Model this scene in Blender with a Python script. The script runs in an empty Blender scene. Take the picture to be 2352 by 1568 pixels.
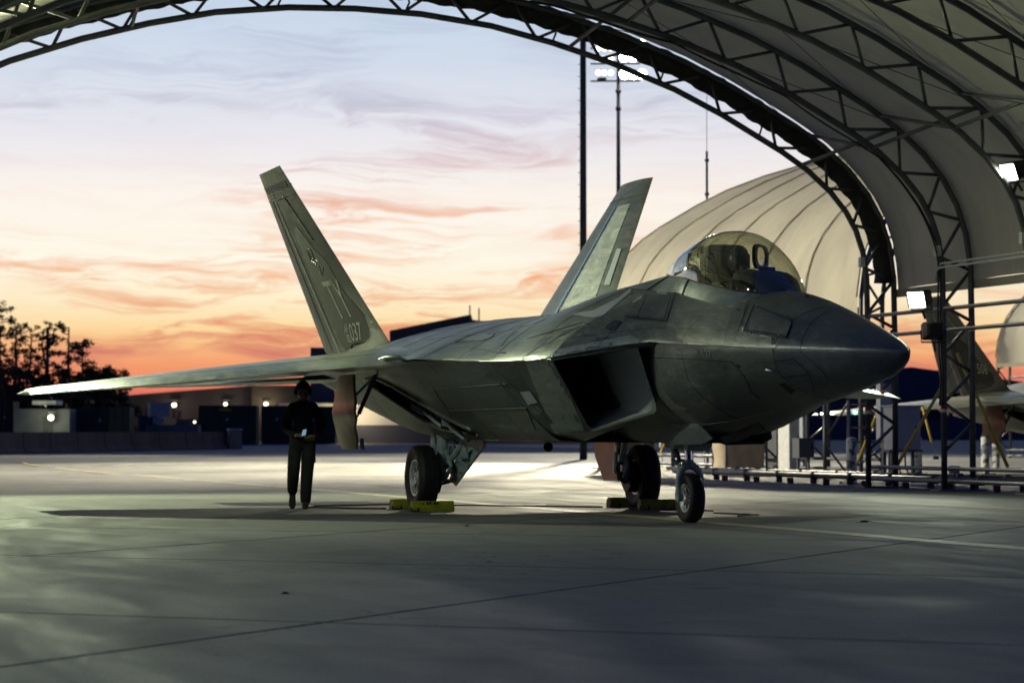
import bpy, bmesh, math, random
import numpy as np
from mathutils import Vector, Matrix
from mathutils.bvhtree import BVHTree
random.seed(7)
R = math.radians
sc = bpy.context.scene
C = sc.collection

# ------------------------------------------------------------------ camera
CAM = Vector((29.06, -11.41, 1.01))
YAW, PITCH, FPX = R(162.46), math.atan((437.0 - 341.0) / 2609.0), 2609.0
FW = Vector((math.cos(YAW) * math.cos(PITCH), math.sin(YAW) * math.cos(PITCH), math.sin(PITCH)))
RT = FW.cross(Vector((0, 0, 1))).normalized()
UP = RT.cross(FW)
cd = bpy.data.cameras.new('camera')
cd.sensor_width = 36.0
cd.lens = 36.0 * FPX / 1024.0
cd.clip_start = 0.2
cd.clip_end = 6000
cd.dof.use_dof = True
cd.dof.focus_distance = 27.5
cd.dof.aperture_fstop = 3.2
cam = bpy.data.objects.new('camera', cd)
C.objects.link(cam)
m = Matrix((RT, UP, -FW)).transposed().to_4x4()
m.translation = CAM
cam.matrix_world = m
sc.camera = cam

# ------------------------------------------------------------------ exposure
sc.view_settings.view_transform = 'Standard'
sc.view_settings.look = 'None'
sc.view_settings.gamma = 1.0
sc.view_settings.use_curve_mapping = False
sc.view_settings.exposure = 0.0
SKY = 1.0

# ------------------------------------------------------------------ world (dusk sky)
def lin(r, g, b):
    f = lambda c: (c / 255 / 12.92) if c <= 10 else ((c / 255 + 0.055) / 1.055) ** 2.4
    return (f(r), f(g), f(b), 1.0)

world = bpy.data.worlds.new('World')
sc.world = world
world.use_nodes = True
wt = world.node_tree
for n in list(wt.nodes):
    wt.nodes.remove(n)

class NT:
    def __init__(s, t): s.t = t
    def n(s, kind, **k):
        x = s.t.nodes.new(kind)
        for a, b in k.items(): setattr(x, a, b)
        return x
    def l(s, a, b): s.t.links.new(a, b)
    def val(s, sock, v):
        if hasattr(v, 'is_output') or isinstance(v, bpy.types.NodeSocket): s.l(v, sock)
        else: sock.default_value = v
    def math(s, op, a, b=0.0, c=0.0, clamp=False):
        x = s.n('ShaderNodeMath', operation=op, use_clamp=clamp)
        s.val(x.inputs[0], a); s.val(x.inputs[1], b); s.val(x.inputs[2], c)
        return x.outputs[0]
    def mix(s, f, a, b, mode='MIX'):
        x = s.n('ShaderNodeMix', data_type='RGBA', blend_type=mode)
        s.val(x.inputs[0], f); s.val(x.inputs[6], a); s.val(x.inputs[7], b)
        return x.outputs[2]
    def ramp(s, f, stops, interp='LINEAR'):
        x = s.n('ShaderNodeValToRGB'); cr = x.color_ramp; cr.interpolation = interp
        while len(cr.elements) > 1: cr.elements.remove(cr.elements[-1])
        cr.elements[0].position = stops[0][0]; cr.elements[0].color = stops[0][1]
        for p, c in stops[1:]:
            e = cr.elements.new(p); e.color = c
        s.val(x.inputs[0], f)
        return x.outputs[0]
    def noise(s, vec, scale, detail=4, rough=0.5, dist=0.0):
        x = s.n('ShaderNodeTexNoise'); s.l(vec, x.inputs['Vector'])
        x.inputs['Scale'].default_value = scale; x.inputs['Detail'].default_value = detail
        x.inputs['Roughness'].default_value = rough; x.inputs['Distortion'].default_value = dist
        return x.outputs[0]
    def comb(s, x_, y_, z_):
        x = s.n('ShaderNodeCombineXYZ')
        s.val(x.inputs[0], x_); s.val(x.inputs[1], y_); s.val(x.inputs[2], z_)
        return x.outputs[0]
    def map(s, vec, loc=(0, 0, 0), rot=(0, 0, 0), scale=(1, 1, 1)):
        x = s.n('ShaderNodeMapping'); s.l(vec, x.inputs[0])
        x.inputs['Location'].default_value = loc; x.inputs['Rotation'].default_value = rot; x.inputs['Scale'].default_value = scale
        return x.outputs[0]

def g(v): return (v, v, v, 1.0)

W = NT(wt)
tc = W.n('ShaderNodeTexCoord').outputs['Generated']
vd = W.n('ShaderNodeVectorMath', operation='NORMALIZE'); W.l(tc, vd.inputs[0])
sunaz = R(170)
rot = W.map(vd.outputs[0], rot=(0, 0, -sunaz))
sp = W.n('ShaderNodeSeparateXYZ'); W.l(rot, sp.inputs[0])
dx, dy, dz = sp.outputs
zc_ = W.math('MAXIMUM', dz, 0.0)
t = W.math('SQRT', zc_)
west = W.ramp(t, [(0.0, lin(186, 66, 64)), (.10, lin(230, 104, 86)), (.145, lin(243, 132, 100)), (.168, lin(249, 162, 112)), (.188, lin(252, 194, 134)), (.207, lin(254, 222, 166)), (.232, lin(255, 241, 206)),
                  (.262, lin(255, 249, 232)), (.304, lin(254, 245, 236)), (.342, lin(233, 232, 240)), (.377, lin(212, 222, 236)),
                  (.405, lin(200, 216, 235)), (.50, lin(120, 148, 190)), (.70, lin(54, 76, 128)), (1.0, lin(34, 52, 104))])
east = W.ramp(t, [(0.0, lin(40, 40, 62)), (.2, lin(50, 48, 76)), (.35, lin(46, 54, 86)), (.55, lin(42, 58, 104)), (1.0, lin(34, 52, 104))])
azf = W.math('POWER', W.math('MULTIPLY_ADD', dx, .55, .45, clamp=True), 1.6)
base = W.mix(azf, east, west)
az = W.math('ARCTAN2', dy, dx)
# wispy broken clouds: a patch mask times fibres drawn out along two shallow slopes
u = W.math('MULTIPLY', az, 22.0)
v = W.math('MULTIPLY', dz, 62.0)
cv = W.comb(u, v, 0.0)
wv = W.noise(cv, 0.55, 3)
cw = W.comb(W.math('MULTIPLY_ADD', wv, 2.2, u), W.math('MULTIPLY_ADD', wv, 1.6, v), 3.3)
pm = W.ramp(W.noise(W.map(cw, loc=(1.7, 4.9, 0), scale=(.35, .62, 1)), 1.0, 3, .5), [(.44, g(0)), (.56, g(1))])
c1 = W.noise(W.map(cw, loc=(3.1, 7.2, 0), rot=(0, 0, -.22), scale=(.55, 1.7, 1)), 1.15, 9, .68, .5)
c2 = W.noise(W.map(cw, loc=(9.7, 1.2, 0), rot=(0, 0, .28), scale=(.42, 2.2, 1)), 1.1, 8, .64, .4)
m1 = W.ramp(c1, [(.47, g(0)), (.54, g(.55)), (.62, g(1))])
m2 = W.ramp(c2, [(.49, g(0)), (.57, g(.6)), (.64, g(1))])
msk = W.math('MULTIPLY', W.math('MAXIMUM', m1, W.math('MULTIPLY', m2, .8)), W.math('MULTIPLY_ADD', pm, .88, .12))
ccol = W.ramp(t, [(0.0, lin(168, 64, 70)), (.14, lin(178, 100, 108)), (.18, lin(206, 118, 106)), (.215, lin(232, 138, 98)), (.25, lin(243, 160, 104)), (.29, lin(240, 172, 132)), (.325, lin(208, 168, 176)),
                  (.36, lin(172, 172, 196)), (.40, lin(168, 180, 208)), (.5, lin(120, 132, 168)), (1, lin(40, 54, 90))])
cal = W.ramp(t, [(0, g(.5)), (.16, g(.85)), (.29, g(.9)), (.34, g(.6)), (.40, g(.35)), (1, g(.2))])
cf = W.math('MULTIPLY', W.math('MULTIPLY', msk, cal), azf)
skyc = W.mix(cf, base, ccol)
# below the horizon: dark ground tone
skyc = W.mix(W.math('GREATER_THAN', dz, -0.003), g(.03), skyc)
bg = W.n('ShaderNodeBackground'); W.l(skyc, bg.inputs[0]); bg.inputs[1].default_value = SKY
wo = W.n('ShaderNodeOutputWorld'); W.l(bg.outputs[0], wo.inputs[0])

# ------------------------------------------------------------------ lamps (fixtures are built further down)
def spot(name, loc, target, power, angle, blend=.6, col=(1, .93, .74), rad=.3):
    d = bpy.data.lights.new(name, 'SPOT')
    d.energy = power; d.color = col; d.spot_size = R(angle); d.spot_blend = blend; d.shadow_soft_size = rad
    o = bpy.data.objects.new(name, d); C.objects.link(o)
    o.location = loc
    o.rotation_euler = (Vector(target) - Vector(loc)).to_track_quat('-Z', 'Y').to_euler()
    return o
def point(name, loc, power, col=(1, .9, .7), rad=.1):
    d = bpy.data.lights.new(name, 'POINT'); d.energy = power; d.color = col; d.shadow_soft_size = rad
    o = bpy.data.objects.new(name, d); C.objects.link(o); o.location = loc
    return o

# measured points of the photograph (2352 px wide frame) turned into places in the world
K = 1024 / 2352
def ray(px, py): return (FW + RT * ((px * K - 512) / FPX) + UP * ((341 - py * K) / FPX))
def at(px, py, X=None, Y=None, Z=None, D=None):
    d = ray(px, py)
    if X is not None: k = (X - CAM.x) / d.x
    elif Y is not None: k = (Y - CAM.y) / d.y
    elif Z is not None: k = (Z - CAM.z) / d.z
    else: k = D
    return CAM + d * k

MAST = at(1420, 150, D=150); MAST_TOP = MAST.z
mtop = Vector((MAST.x, MAST.y, MAST_TOP)); mdir = Vector((CAM.x - MAST.x, CAM.y - MAST.y, 0)).normalized()
for k, (a_, d_, pw) in enumerate(((-48, 44, 1.6e5), (-24, 46, 1.5e5), (0, 46, .2e5), (24, 46, .9e5), (48, 44, 1.6e5), (105, 40, .5e5), (180, 58, .6e5))):
    q = Matrix.Rotation(R(a_), 3, 'Z') @ mdir
    src = mtop + q * .9
    spot('mast_beam', src, (mtop.x + q.x * d_, mtop.y + q.y * d_, 0), pw * .9, 27, .8, (1, .91, .66), .7)
for a_, d_ in ((-17, 64), (-8, 66), (0, 66), (9, 66)):
    q = Matrix.Rotation(R(a_), 3, 'Z') @ mdir
    spot('mast_beam', mtop + q * .9, (mtop.x + q.x * d_, mtop.y + q.y * d_, 0), (5.0e5 if a_ < -7 else 1.2e5), 16, 1.0, (1, .90, .63), .7)
for a_, pw in ((-21, 7e5), (-14.5, 7e5), (-8, 4.6e5), (-1.5, 1.7e5), (5, 1.7e5), (11.5, 3.6e5)):
    q = Matrix.Rotation(R(a_), 3, 'Z') @ mdir
    spot('mast_beam', mtop + q * .9, (mtop.x + q.x * 92, mtop.y + q.y * 92, 0), pw, 8.5, 1.0, (1, .90, .63), .7)
spot('mast_beam_down', mtop + mdir * .9, (mtop.x + mdir.x * 24, mtop.y + mdir.y * 24, 0), 6e4, 84, 1.0, (1, .93, .74), .7)
MAST2 = Vector((-52, -58, 24))
spot('second_mast_beam', MAST2 + Vector((0, 1, 0)), (-47, 24, 4), 2.9e5, 40, .8, (1, .93, .74), .8)

# ------------------------------------------------------------------ materials
MATS = {}
def pbsdf(name, col, rough=.5, metal=0.0, spec=.5, emit=None, estr=0, alpha=1):
    m = bpy.data.materials.new(name); m.use_nodes = True
    b = m.node_tree.nodes['Principled BSDF']
    b.inputs['Base Color'].default_value = (*col[:3], 1); b.inputs['Roughness'].default_value = rough
    b.inputs['Metallic'].default_value = metal; b.inputs['Specular IOR Level'].default_value = spec
    if emit: b.inputs['Emission Color'].default_value = (*emit[:3], 1); b.inputs['Emission Strength'].default_value = estr
    MATS[name] = m
    return m
def grime(m, scale=3, amt=.35, bump=.0, stretch=(1, 1, 1), bscale=30, world_pos=False, rough_amt=.15):
    T = NT(m.node_tree); b = m.node_tree.nodes['Principled BSDF']
    co = T.n('ShaderNodeNewGeometry').outputs['Position'] if world_pos else T.n('ShaderNodeTexCoord').outputs['Object']
    mp = T.map(co, scale=stretch)
    n1 = T.noise(mp, scale, 6, .62, .3)
    c = b.inputs['Base Color'].default_value[:]
    dark = tuple(x * (1 - amt) for x in c[:3]) + (1,); lite = tuple(min(1, x * (1 + amt)) for x in c[:3]) + (1,)
    T.l(T.ramp(n1, [(.25, dark), (.5, c), (.78, lite)]), b.inputs['Base Color'])
    r = b.inputs['Roughness'].default_value
    T.l(T.math('MULTIPLY_ADD', T.noise(mp, scale * 2.3, 4), rough_amt * 2, r - rough_amt), b.inputs['Roughness'])
    if bump:
        bp = T.n('ShaderNodeBump'); bp.inputs['Strength'].default_value = bump; bp.inputs['Distance'].default_value = .02
        T.l(T.noise(mp, bscale, 5, .6), bp.inputs['Height']); T.l(bp.outputs[0], b.inputs['Normal'])
    return m

steel = grime(pbsdf('galvanised_steel', (.12, .125, .13), .48, .45), 2.5, .3)
steel_dark = grime(pbsdf('dark_steel', (.055, .058, .06), .5, .3), 3, .4)
fabric = grime(pbsdf('shelter_fabric', (.68, .63, .47), .75, 0, .25), .5, .16, .25, (1, 1, .35), 9, rough_amt=.05)
def soiled_fabric(m):
    T = NT(m.node_tree); b = m.node_tree.nodes['Principled BSDF']
    src = b.inputs['Base Color'].links[0].from_socket
    co = T.n('ShaderNodeTexCoord').outputs['Object']
    s = T.n('ShaderNodeSeparateXYZ'); T.l(co, s.inputs[0])
    mildew = T.noise(T.map(co, scale=(1.2, .7, .25)), 1.1, 7, .65, .6)
    k = T.math('MULTIPLY', T.ramp(mildew, [(.45, g(0)), (.75, g(1))]), .28)
    T.l(T.mix(k, src, (.16, .15, .13, 1)), b.inputs['Base Color'])
    tr = T.n('ShaderNodeBsdfTranslucent'); tr.inputs[0].default_value = (.5, .47, .36, 1)
    mx = T.n('ShaderNodeMixShader'); mx.inputs[0].default_value = .30
    out = [n for n in m.node_tree.nodes if n.type == 'OUTPUT_MATERIAL'][0]
    T.l(b.outputs[0], mx.inputs[1]); T.l(tr.outputs[0], mx.inputs[2]); T.l(mx.outputs[0], out.inputs[0])
soiled_fabric(fabric)
curtain_m = grime(pbsdf('dark_canvas', (.035, .034, .03), .85), 4, .5, .6, (1, 1, 1), 5)
rubber = grime(pbsdf('tyre_rubber', (.014, .014, .015), .62), 6, .3, .2)
hubm = grime(pbsdf('white_hub', (.5, .54, .53), .35, .4), 12, .3)
gearm = grime(pbsdf('gear_white', (.33, .42, .40), .4, .1), 9, .35, .2)
chrome = pbsdf('chrome', (.75, .77, .8), .08, 1.0)
warm_lit = grime(pbsdf('door_warm_lit', (.20, .105, .07), .36, .3), 2.5, .4)  # brown base colour stands in for warm light on the doors
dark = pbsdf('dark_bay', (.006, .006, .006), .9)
hose = pbsdf('black_hose', (.012, .012, .012), .5)
yellow = grime(pbsdf('yellow_paint', (.27, .27, .012), .6), 9, .6, .3)
sleeve = grime(pbsdf('yellow_sleeve', (.62, .42, .02), .5), 5, .2)
whitep = grime(pbsdf('white_paint', (.68, .68, .62), .5), 6, .2)
red = pbsdf('red_tape', (.5, .03, .02), .5)
greybox = grime(pbsdf('cabinet_grey', (.36, .38, .40), .5, .2), 3, .15)
darkbox = grime(pbsdf('cabinet_dark', (.08, .085, .09), .55), 3, .2)
tan = grime(pbsdf('tan_canvas', (.46, .37, .25), .85), 2.5, .18, .5, (1, 1, 1), 4)
contgreen = grime(pbsdf('container_green', (.018, .028, .022), .6), .8, .4)
navy = grime(pbsdf('navy_wall', (.045, .05, .075), .7), .2, .25)
mauve = grime(pbsdf('mauve_wall', (.045, .038, .045), .8), .3, .2)
tanwall = grime(pbsdf('tan_wall', (.085, .075, .06), .8), .3, .2)
roofm = grime(pbsdf('roof_blue', (.035, .05, .10), .5, .2), .2, .2)
barrier_m = grime(pbsdf('barrier_concrete', (.11, .09, .075), .9), .6, .4, .3, (1, 1, .3), 4)
bark = grime(pbsdf('bark', (.03, .022, .016), .9), 2, .4)
leafm = grime(pbsdf('pine_needles', (.022, .032, .012), .8), .5, .5)
uniform = grime(pbsdf('dark_uniform', (.016, .017, .013), .9), 5, .5, .4)
skinm = pbsdf('skin', (.30, .17, .12), .5)
boot = pbsdf('boot_suede', (.035, .026, .018), .85)
helmet_m = pbsdf('helmet_grey', (.05, .055, .05), .3)
seat_m = grime(pbsdf('seat_fabric', (.03, .028, .02), .8), 8, .5)
black = pbsdf('black_plastic', (.012, .012, .013), .45)
glassdark = pbsdf('window_glass', (.02, .02, .03), .15)
lampglow = pbsdf('lamp_glow', (1, 1, 1), .4, emit=(1, .97, .80), estr=60)
floodglow = pbsdf('flood_glow', (1, 1, 1), .4, emit=(.92, 1, .80), estr=9)
wallglow = pbsdf('wall_lamp_glow', (1, 1, 1), .4, emit=(1, .88, .6), estr=5)
greenglow = pbsdf('green_lens', (.1, 1, .5), .2, emit=(.15, 1, .55), estr=30)
yline = grime(pbsdf('yellow_marking', (.48, .36, .05), .6), 2, .35, world_pos=True)
wline = grime(pbsdf('white_marking', (.58, .58, .55), .6), 2, .3, world_pos=True)
sealant = pbsdf('joint_sealant', (.008, .009, .012), .8)

# concrete
conc = pbsdf('concrete', (.25, .25, .225), .55, 0, .25)
def concrete(m):
    T = NT(m.node_tree); b = m.node_tree.nodes['Principled BSDF']
    P = T.n('ShaderNodeNewGeometry').outputs['Position']
    P1 = T.map(P, rot=(0, 0, R(12)), scale=(.12, .5, 1))
    n1 = T.noise(P1, 1.0, 7, .6, .8)
    n2 = T.noise(T.map(P, rot=(0, 0, R(-8)), scale=(1.4, 2.2, 1)), 1.0, 6, .65, .4)
    n3 = T.noise(P, 55, 3, .7)
    c = T.ramp(n1, [(.28, (.11, .115, .10, 1)), (.45, (.165, .17, .15, 1)), (.6, (.21, .21, .185, 1)), (.8, (.28, .275, .24, 1))])
    c = T.mix(.5, c, T.ramp(n2, [(.3, (.09, .10, .09, 1)), (.55, (.19, .19, .17, 1)), (.8, (.28, .27, .25, 1))]))
    c = T.mix(.45, c, T.ramp(n3, [(.3, (.05, .052, .05, 1)), (.7, (.36, .35, .32, 1))]))
    wv_ = T.n('ShaderNodeTexWave'); wv_.wave_type = 'RINGS'; wv_.rings_direction = 'Z'; wv_.inputs['Scale'].default_value = .05; wv_.inputs['Distortion'].default_value = 3.0; wv_.inputs['Detail'].default_value = 3; wv_.inputs['Detail Scale'].default_value = .5
    T.l(T.map(P, loc=(-9, 4, 0)), wv_.inputs['Vector'])
    tm = T.math('MULTIPLY', T.ramp(wv_.outputs['Fac'], [(.955, g(0)), (.985, g(1))]), T.ramp(T.noise(T.map(P, scale=(.3, .3, 1)), 1, 4, .6), [(.45, g(0)), (.65, g(.45))]))
    c = T.mix(tm, c, (.05, .05, .05, 1))
    st = T.ramp(T.noise(T.map(P, scale=(1.1, 1.1, 1)), 1.4, 2, .4, .2), [(.70, g(0)), (.76, g(.55))])
    c = T.mix(st, c, (.05, .052, .05, 1))
    vo = T.n('ShaderNodeTexVoronoi'); vo.feature = 'DISTANCE_TO_EDGE'; vo.inputs['Scale'].default_value = .22
    wob_ = T.n('ShaderNodeVectorMath', operation='ADD'); T.l(P, wob_.inputs[0]); nz_ = T.n('ShaderNodeTexNoise'); T.l(P, nz_.inputs['Vector']); nz_.inputs['Scale'].default_value = 1.6; nz_.inputs['Detail'].default_value = 6
    sc_ = T.n('ShaderNodeVectorMath', operation='SCALE'); T.l(nz_.outputs['Color'], sc_.inputs[0]); sc_.inputs['Scale'].default_value = 1.3; T.l(sc_.outputs[0], wob_.inputs[1]); T.l(wob_.outputs[0], vo.inputs['Vector'])
    ck = T.math('MULTIPLY', T.ramp(vo.outputs['Distance'], [(0, g(1)), (.0035, g(0))]), T.ramp(T.noise(T.map(P, scale=(.16, .16, 1)), 1, 2, .5), [(.5, g(0)), (.56, g(.8))]))
    c = T.mix(ck, c, (.02, .02, .02, 1))
    oi = T.n('ShaderNodeObjectInfo').outputs['Random']
    c = T.mix(1.0, c, T.ramp(oi, [(0, g(.66)), (1, g(.92))]), 'MULTIPLY')
    T.l(c, b.inputs['Base Color'])
    T.l(T.ramp(T.noise(P1, 2.2, 6, .6, 1.2), [(.3, g(.58)), (.7, g(.85))]), b.inputs['Roughness'])
    bp = T.n('ShaderNodeBump'); bp.inputs['Strength'].default_value = .7; bp.inputs['Distance'].default_value = .006
    T.l(T.noise(P, 38, 6, .75), bp.inputs['Height']); T.l(bp.outputs[0], b.inputs['Normal'])
concrete(conc)

# aircraft paint: two metallic greys in soft-edged patches
def jet_paint(name, a, b_, rough=.40, metal=.35, thr=(.46, .52)):
    m = pbsdf(name, a, rough, metal)
    T = NT(m.node_tree); b = m.node_tree.nodes['Principled BSDF']
    P = T.n('ShaderNodeTexCoord').outputs['Object']
    n1 = T.noise(T.map(P, loc=(4.3, 1.1, 0), scale=(.42, .7, .55)), 1.0, 1, .4, .3)
    k = T.ramp(n1, [(thr[0], g(0)), (thr[1], g(1))])
    n2 = T.noise(T.map(P, scale=(.8, 2.5, 3.0)), 2.0, 7, .65, 1.0)
    c = T.mix(k, (*a, 1), (*b_, 1))
    c = T.mix(.75, c, T.mix(1.0, c, T.ramp(n2, [(.25, g(.42)), (.42, g(.85)), (.58, g(1.1)), (.75, g(1.9))]), 'MULTIPLY'))
    sm = T.noise(T.map(P, scale=(3, 9, 9)), 2.5, 6, .7, .6)
    c = T.mix(.45, c, T.mix(1.0, c, T.ramp(sm, [(.3, g(.45)), (.52, g(1)), (.75, g(1.9))]), 'MULTIPLY'))
    T.l(c, b.inputs['Base Color'])
    T.l(T.math('MULTIPLY_ADD', n2, .3, rough - .15), b.inputs['Roughness'])
    bp = T.n('ShaderNodeBump'); bp.inputs['Strength'].default_value = .3; bp.inputs['Distance'].default_value = .02
    T.l(T.noise(T.map(P, scale=(1, 2, 2)), 3.0, 5, .5), bp.inputs['Height']); T.l(bp.outputs[0], b.inputs['Normal'])
    return m
JA, JB = (.10, .12, .105), (.175, .195, .17)
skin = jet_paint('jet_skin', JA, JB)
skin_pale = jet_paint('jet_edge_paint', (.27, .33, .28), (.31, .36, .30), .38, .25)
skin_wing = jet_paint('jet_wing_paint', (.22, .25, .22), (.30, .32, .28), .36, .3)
skin_nose = jet_paint('radome_paint', (.060, .078, .092), (.085, .105, .115), .36, .15)
skin_frame = jet_paint('canopy_frame_paint', (.13, .16, .155), (.15, .18, .17), .55, .1)
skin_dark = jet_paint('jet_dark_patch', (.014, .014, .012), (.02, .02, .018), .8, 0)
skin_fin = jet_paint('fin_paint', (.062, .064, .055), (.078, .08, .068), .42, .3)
skin_finlit = jet_paint('fin_lit_paint', (.36, .37, .33), (.40, .41, .36), .4, .25)  # paler copy of the fin paint for the lamp-lit inboard face
p_light = jet_paint('patch_light', (.19, .20, .18), (.22, .23, .2), .38, .3)
p_mid = jet_paint('patch_mid', (.115, .13, .125), (.13, .145, .14), .4, .3)
p_dark = jet_paint('patch_dark', (.055, .065, .075), (.065, .075, .085), .42, .25)
p_white = pbsdf('marking_pale', (.42, .45, .46), .4, .1)
p_letter = pbsdf('marking_grey', (.27, .29, .25), .45, .1)
seam = pbsdf('panel_gap', (.012, .013, .014), .7)
seamlite = pbsdf('panel_edge_light', (.30, .32, .28), .35, .3)
nozm = grime(pbsdf('nozzle_metal', (.12, .12, .11), .4, .8), 4, .3)
bladeseal = pbsdf('silver_strip', (.35, .42, .55), .25, .6)
ductm = pbsdf('duct_skin', (.34, .38, .35), .5, .1)

gl = bpy.data.materials.new('canopy_glass'); gl.use_nodes = True
T = NT(gl.node_tree); gl.node_tree.nodes.remove(gl.node_tree.nodes['Principled BSDF'])
tr = T.n('ShaderNodeBsdfTransparent'); tr.inputs[0].default_value = (.84, .86, .74, 1)
gs = T.n('ShaderNodeBsdfGlossy'); gs.inputs[0].default_value = (1, .96, .85, 1); gs.inputs[1].default_value = .02
fr = T.n('ShaderNodeLayerWeight'); fr.inputs[0].default_value = .5
mx = T.n('ShaderNodeMixShader')
T.l(T.math('MULTIPLY_ADD', T.math('POWER', fr.outputs[1], 2.6), .85, .09, clamp=True), mx.inputs[0])
T.l(tr.outputs[0], mx.inputs[1]); T.l(gs.outputs[0], mx.inputs[2])
T.l(mx.outputs[0], [n for n in gl.node_tree.nodes if n.type == 'OUTPUT_MATERIAL'][0].inputs[0])
hudg = bpy.data.materials.new('hud_glass'); hudg.use_nodes = True
T = NT(hudg.node_tree); hudg.node_tree.nodes.remove(hudg.node_tree.nodes['Principled BSDF'])
tr = T.n('ShaderNodeBsdfTransparent'); tr.inputs[0].default_value = (.92, .86, .86, 1)
gs = T.n('ShaderNodeBsdfGlossy'); gs.inputs[1].default_value = .03
mx = T.n('ShaderNodeMixShader'); mx.inputs[0].default_value = .12
T.l(tr.outputs[0], mx.inputs[1]); T.l(gs.outputs[0], mx.inputs[2])
T.l(mx.outputs[0], [n for n in hudg.node_tree.nodes if n.type == 'OUTPUT_MATERIAL'][0].inputs[0])

# ------------------------------------------------------------------ mesh helpers
class MB:
    def __init__(s): s.v = []; s.f = []
    def add(s, vs, fs):
        o = len(s.v); s.v += [tuple(p) for p in vs]; s.f += [tuple(i + o for i in f) for f in fs]; return s
    def box(s, c, d, rz=0, M=None):
        x, y, z = d[0] / 2, d[1] / 2, d[2] / 2
        vs = [Vector((sx * x, sy * y, sz * z)) for sz in (-1, 1) for sy in (-1, 1) for sx in (-1, 1)]
        if rz: vs = [Matrix.Rotation(rz, 3, 'Z') @ p for p in vs]
        if M: vs = [M @ p for p in vs]
        c = Vector(c)
        return s.add([p + c for p in vs], [(0, 2, 3, 1), (4, 5, 7, 6), (0, 1, 5, 4), (2, 6, 7, 3), (0, 4, 6, 2), (1, 3, 7, 5)])
    def tube(s, pts, r, n=8, caps=True):
        pts = [Vector(p) for p in pts]; rs = r if isinstance(r, (list, tuple)) else [r] * len(pts)
        rings = []; prev = None
        for i, p in enumerate(pts):
            a = pts[max(i - 1, 0)]; b = pts[min(i + 1, len(pts) - 1)]
            d = (b - a).normalized()
            if prev is None:
                q = Vector((0, 0, 1)) if abs(d.z) < .9 else Vector((1, 0, 0)); e1 = d.cross(q).normalized()
            else: e1 = (prev - d * prev.dot(d)).normalized()
            prev = e1; e2 = d.cross(e1)
            rings.append([p + (e1 * math.cos(k * 2 * math.pi / n) + e2 * math.sin(k * 2 * math.pi / n)) * rs[i] for k in range(n)])
        vs = [p for r_ in rings for p in r_]; fs = []
        for i in range(len(pts) - 1):
            for k in range(n):
                fs.append((i * n + k, i * n + (k + 1) % n, (i + 1) * n + (k + 1) % n, (i + 1) * n + k))
        if caps: fs += [tuple(range(n - 1, -1, -1)), tuple((len(pts) - 1) * n + k for k in range(n))]
        return s.add(vs, fs)
    def grid(s, rows, close=False):
        n = len(rows[0]); fs = []
        for i in range(len(rows) - 1):
            for k in range(n if close else n - 1):
                fs.append((i * n + k, i * n + (k + 1) % n, (i + 1) * n + (k + 1) % n, (i + 1) * n + k))
        return s.add([p for r_ in rows for p in r_], fs)
    def lathe(s, c, axis, prof, n=24):
        """prof: list of (along axis, radius)"""
        a = Vector(axis).normalized(); q = Vector((0, 0, 1)) if abs(a.z) < .9 else Vector((1, 0, 0))
        e1 = a.cross(q).normalized(); e2 = a.cross(e1); c = Vector(c)
        rows = [[c + a * h + (e1 * math.cos(k * 2 * math.pi / n) + e2 * math.sin(k * 2 * math.pi / n)) * r_ for k in range(n)] for h, r_ in prof]
        return s.grid(rows, True)
    def prism(s, outline, off):
        """closed outline of 3d points extruded by vector off"""
        n = len(outline); o = Vector(off); a = [Vector(p) for p in outline]; b = [p + o for p in a]
        return s.add(a + b, [tuple(range(n - 1, -1, -1)), tuple(range(n, 2 * n))] + [(i, (i + 1) % n, n + (i + 1) % n, n + i) for i in range(n)])
    def ball(s, c, r, nu=12, nv=8, sq=(1, 1, 1)):
        c = Vector(c); rows = []
        for j in range(nv + 1):
            ph = math.pi * j / nv
            rows.append([c + Vector((r * sq[0] * math.sin(ph) * math.cos(k * 2 * math.pi / nu), r * sq[1] * math.sin(ph) * math.sin(k * 2 * math.pi / nu), -r * sq[2] * math.cos(ph))) for k in range(nu)])
        return s.grid(rows, True)
    def mesh(s, name, mat, smooth=False, ang=None):
        me = bpy.data.meshes.new(name); me.from_pydata(s.v, [], s.f); me.materials.append(mat)
        bm = bmesh.new(); bm.from_mesh(me); bmesh.ops.remove_doubles(bm, verts=bm.verts, dist=1e-5)
        bmesh.ops.recalc_face_normals(bm, faces=bm.faces)
        if ang:
            for e in bm.edges:
                if len(e.link_faces) == 2 and e.calc_face_angle(0) > R(ang): e.smooth = False
        bm.to_mesh(me); bm.free()
        if smooth or ang: me.shade_smooth() if hasattr(me, 'shade_smooth') else None
        if ang:
            pass
        return me
    def build(s, name, mat, parent=None, smooth=False, ang=None, loc=None):
        me = s.mesh(name, mat, smooth, ang)
        if ang:  # shade_smooth keeps sharp edge flags set above
            pass
        return link(name, me, parent, loc)

def link(name, me, parent=None, loc=None):
    o = bpy.data.objects.new(name, me); C.objects.link(o)
    if loc is not None: o.location = loc
    if parent: o.parent = parent
    return o
def thing(name, label, cat, loc=(0, 0, 0), rz=0, group=None):
    o = bpy.data.objects.new(name, None); C.objects.link(o); o.location = loc; o.rotation_euler = (0, 0, rz)
    o.empty_display_size = .3
    return tag(o, label, cat, group)
def tag(o, label, cat, group=None):
    o['label'] = label; o['category'] = cat
    if group: o['group'] = group
    return o
def struct(o): o['kind'] = 'structure'; return o
KIDS = {}
def copy_tree(o, parent=None, skip=()):
    c = o.copy(); C.objects.link(c)
    if parent: c.parent = parent
    for ch in list(o.children):
        if ch.name.split('.')[0] not in skip: copy_tree(ch, c, skip)
    return c
def interp(xs, ys, x): return float(np.interp(x, xs, ys))

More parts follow.
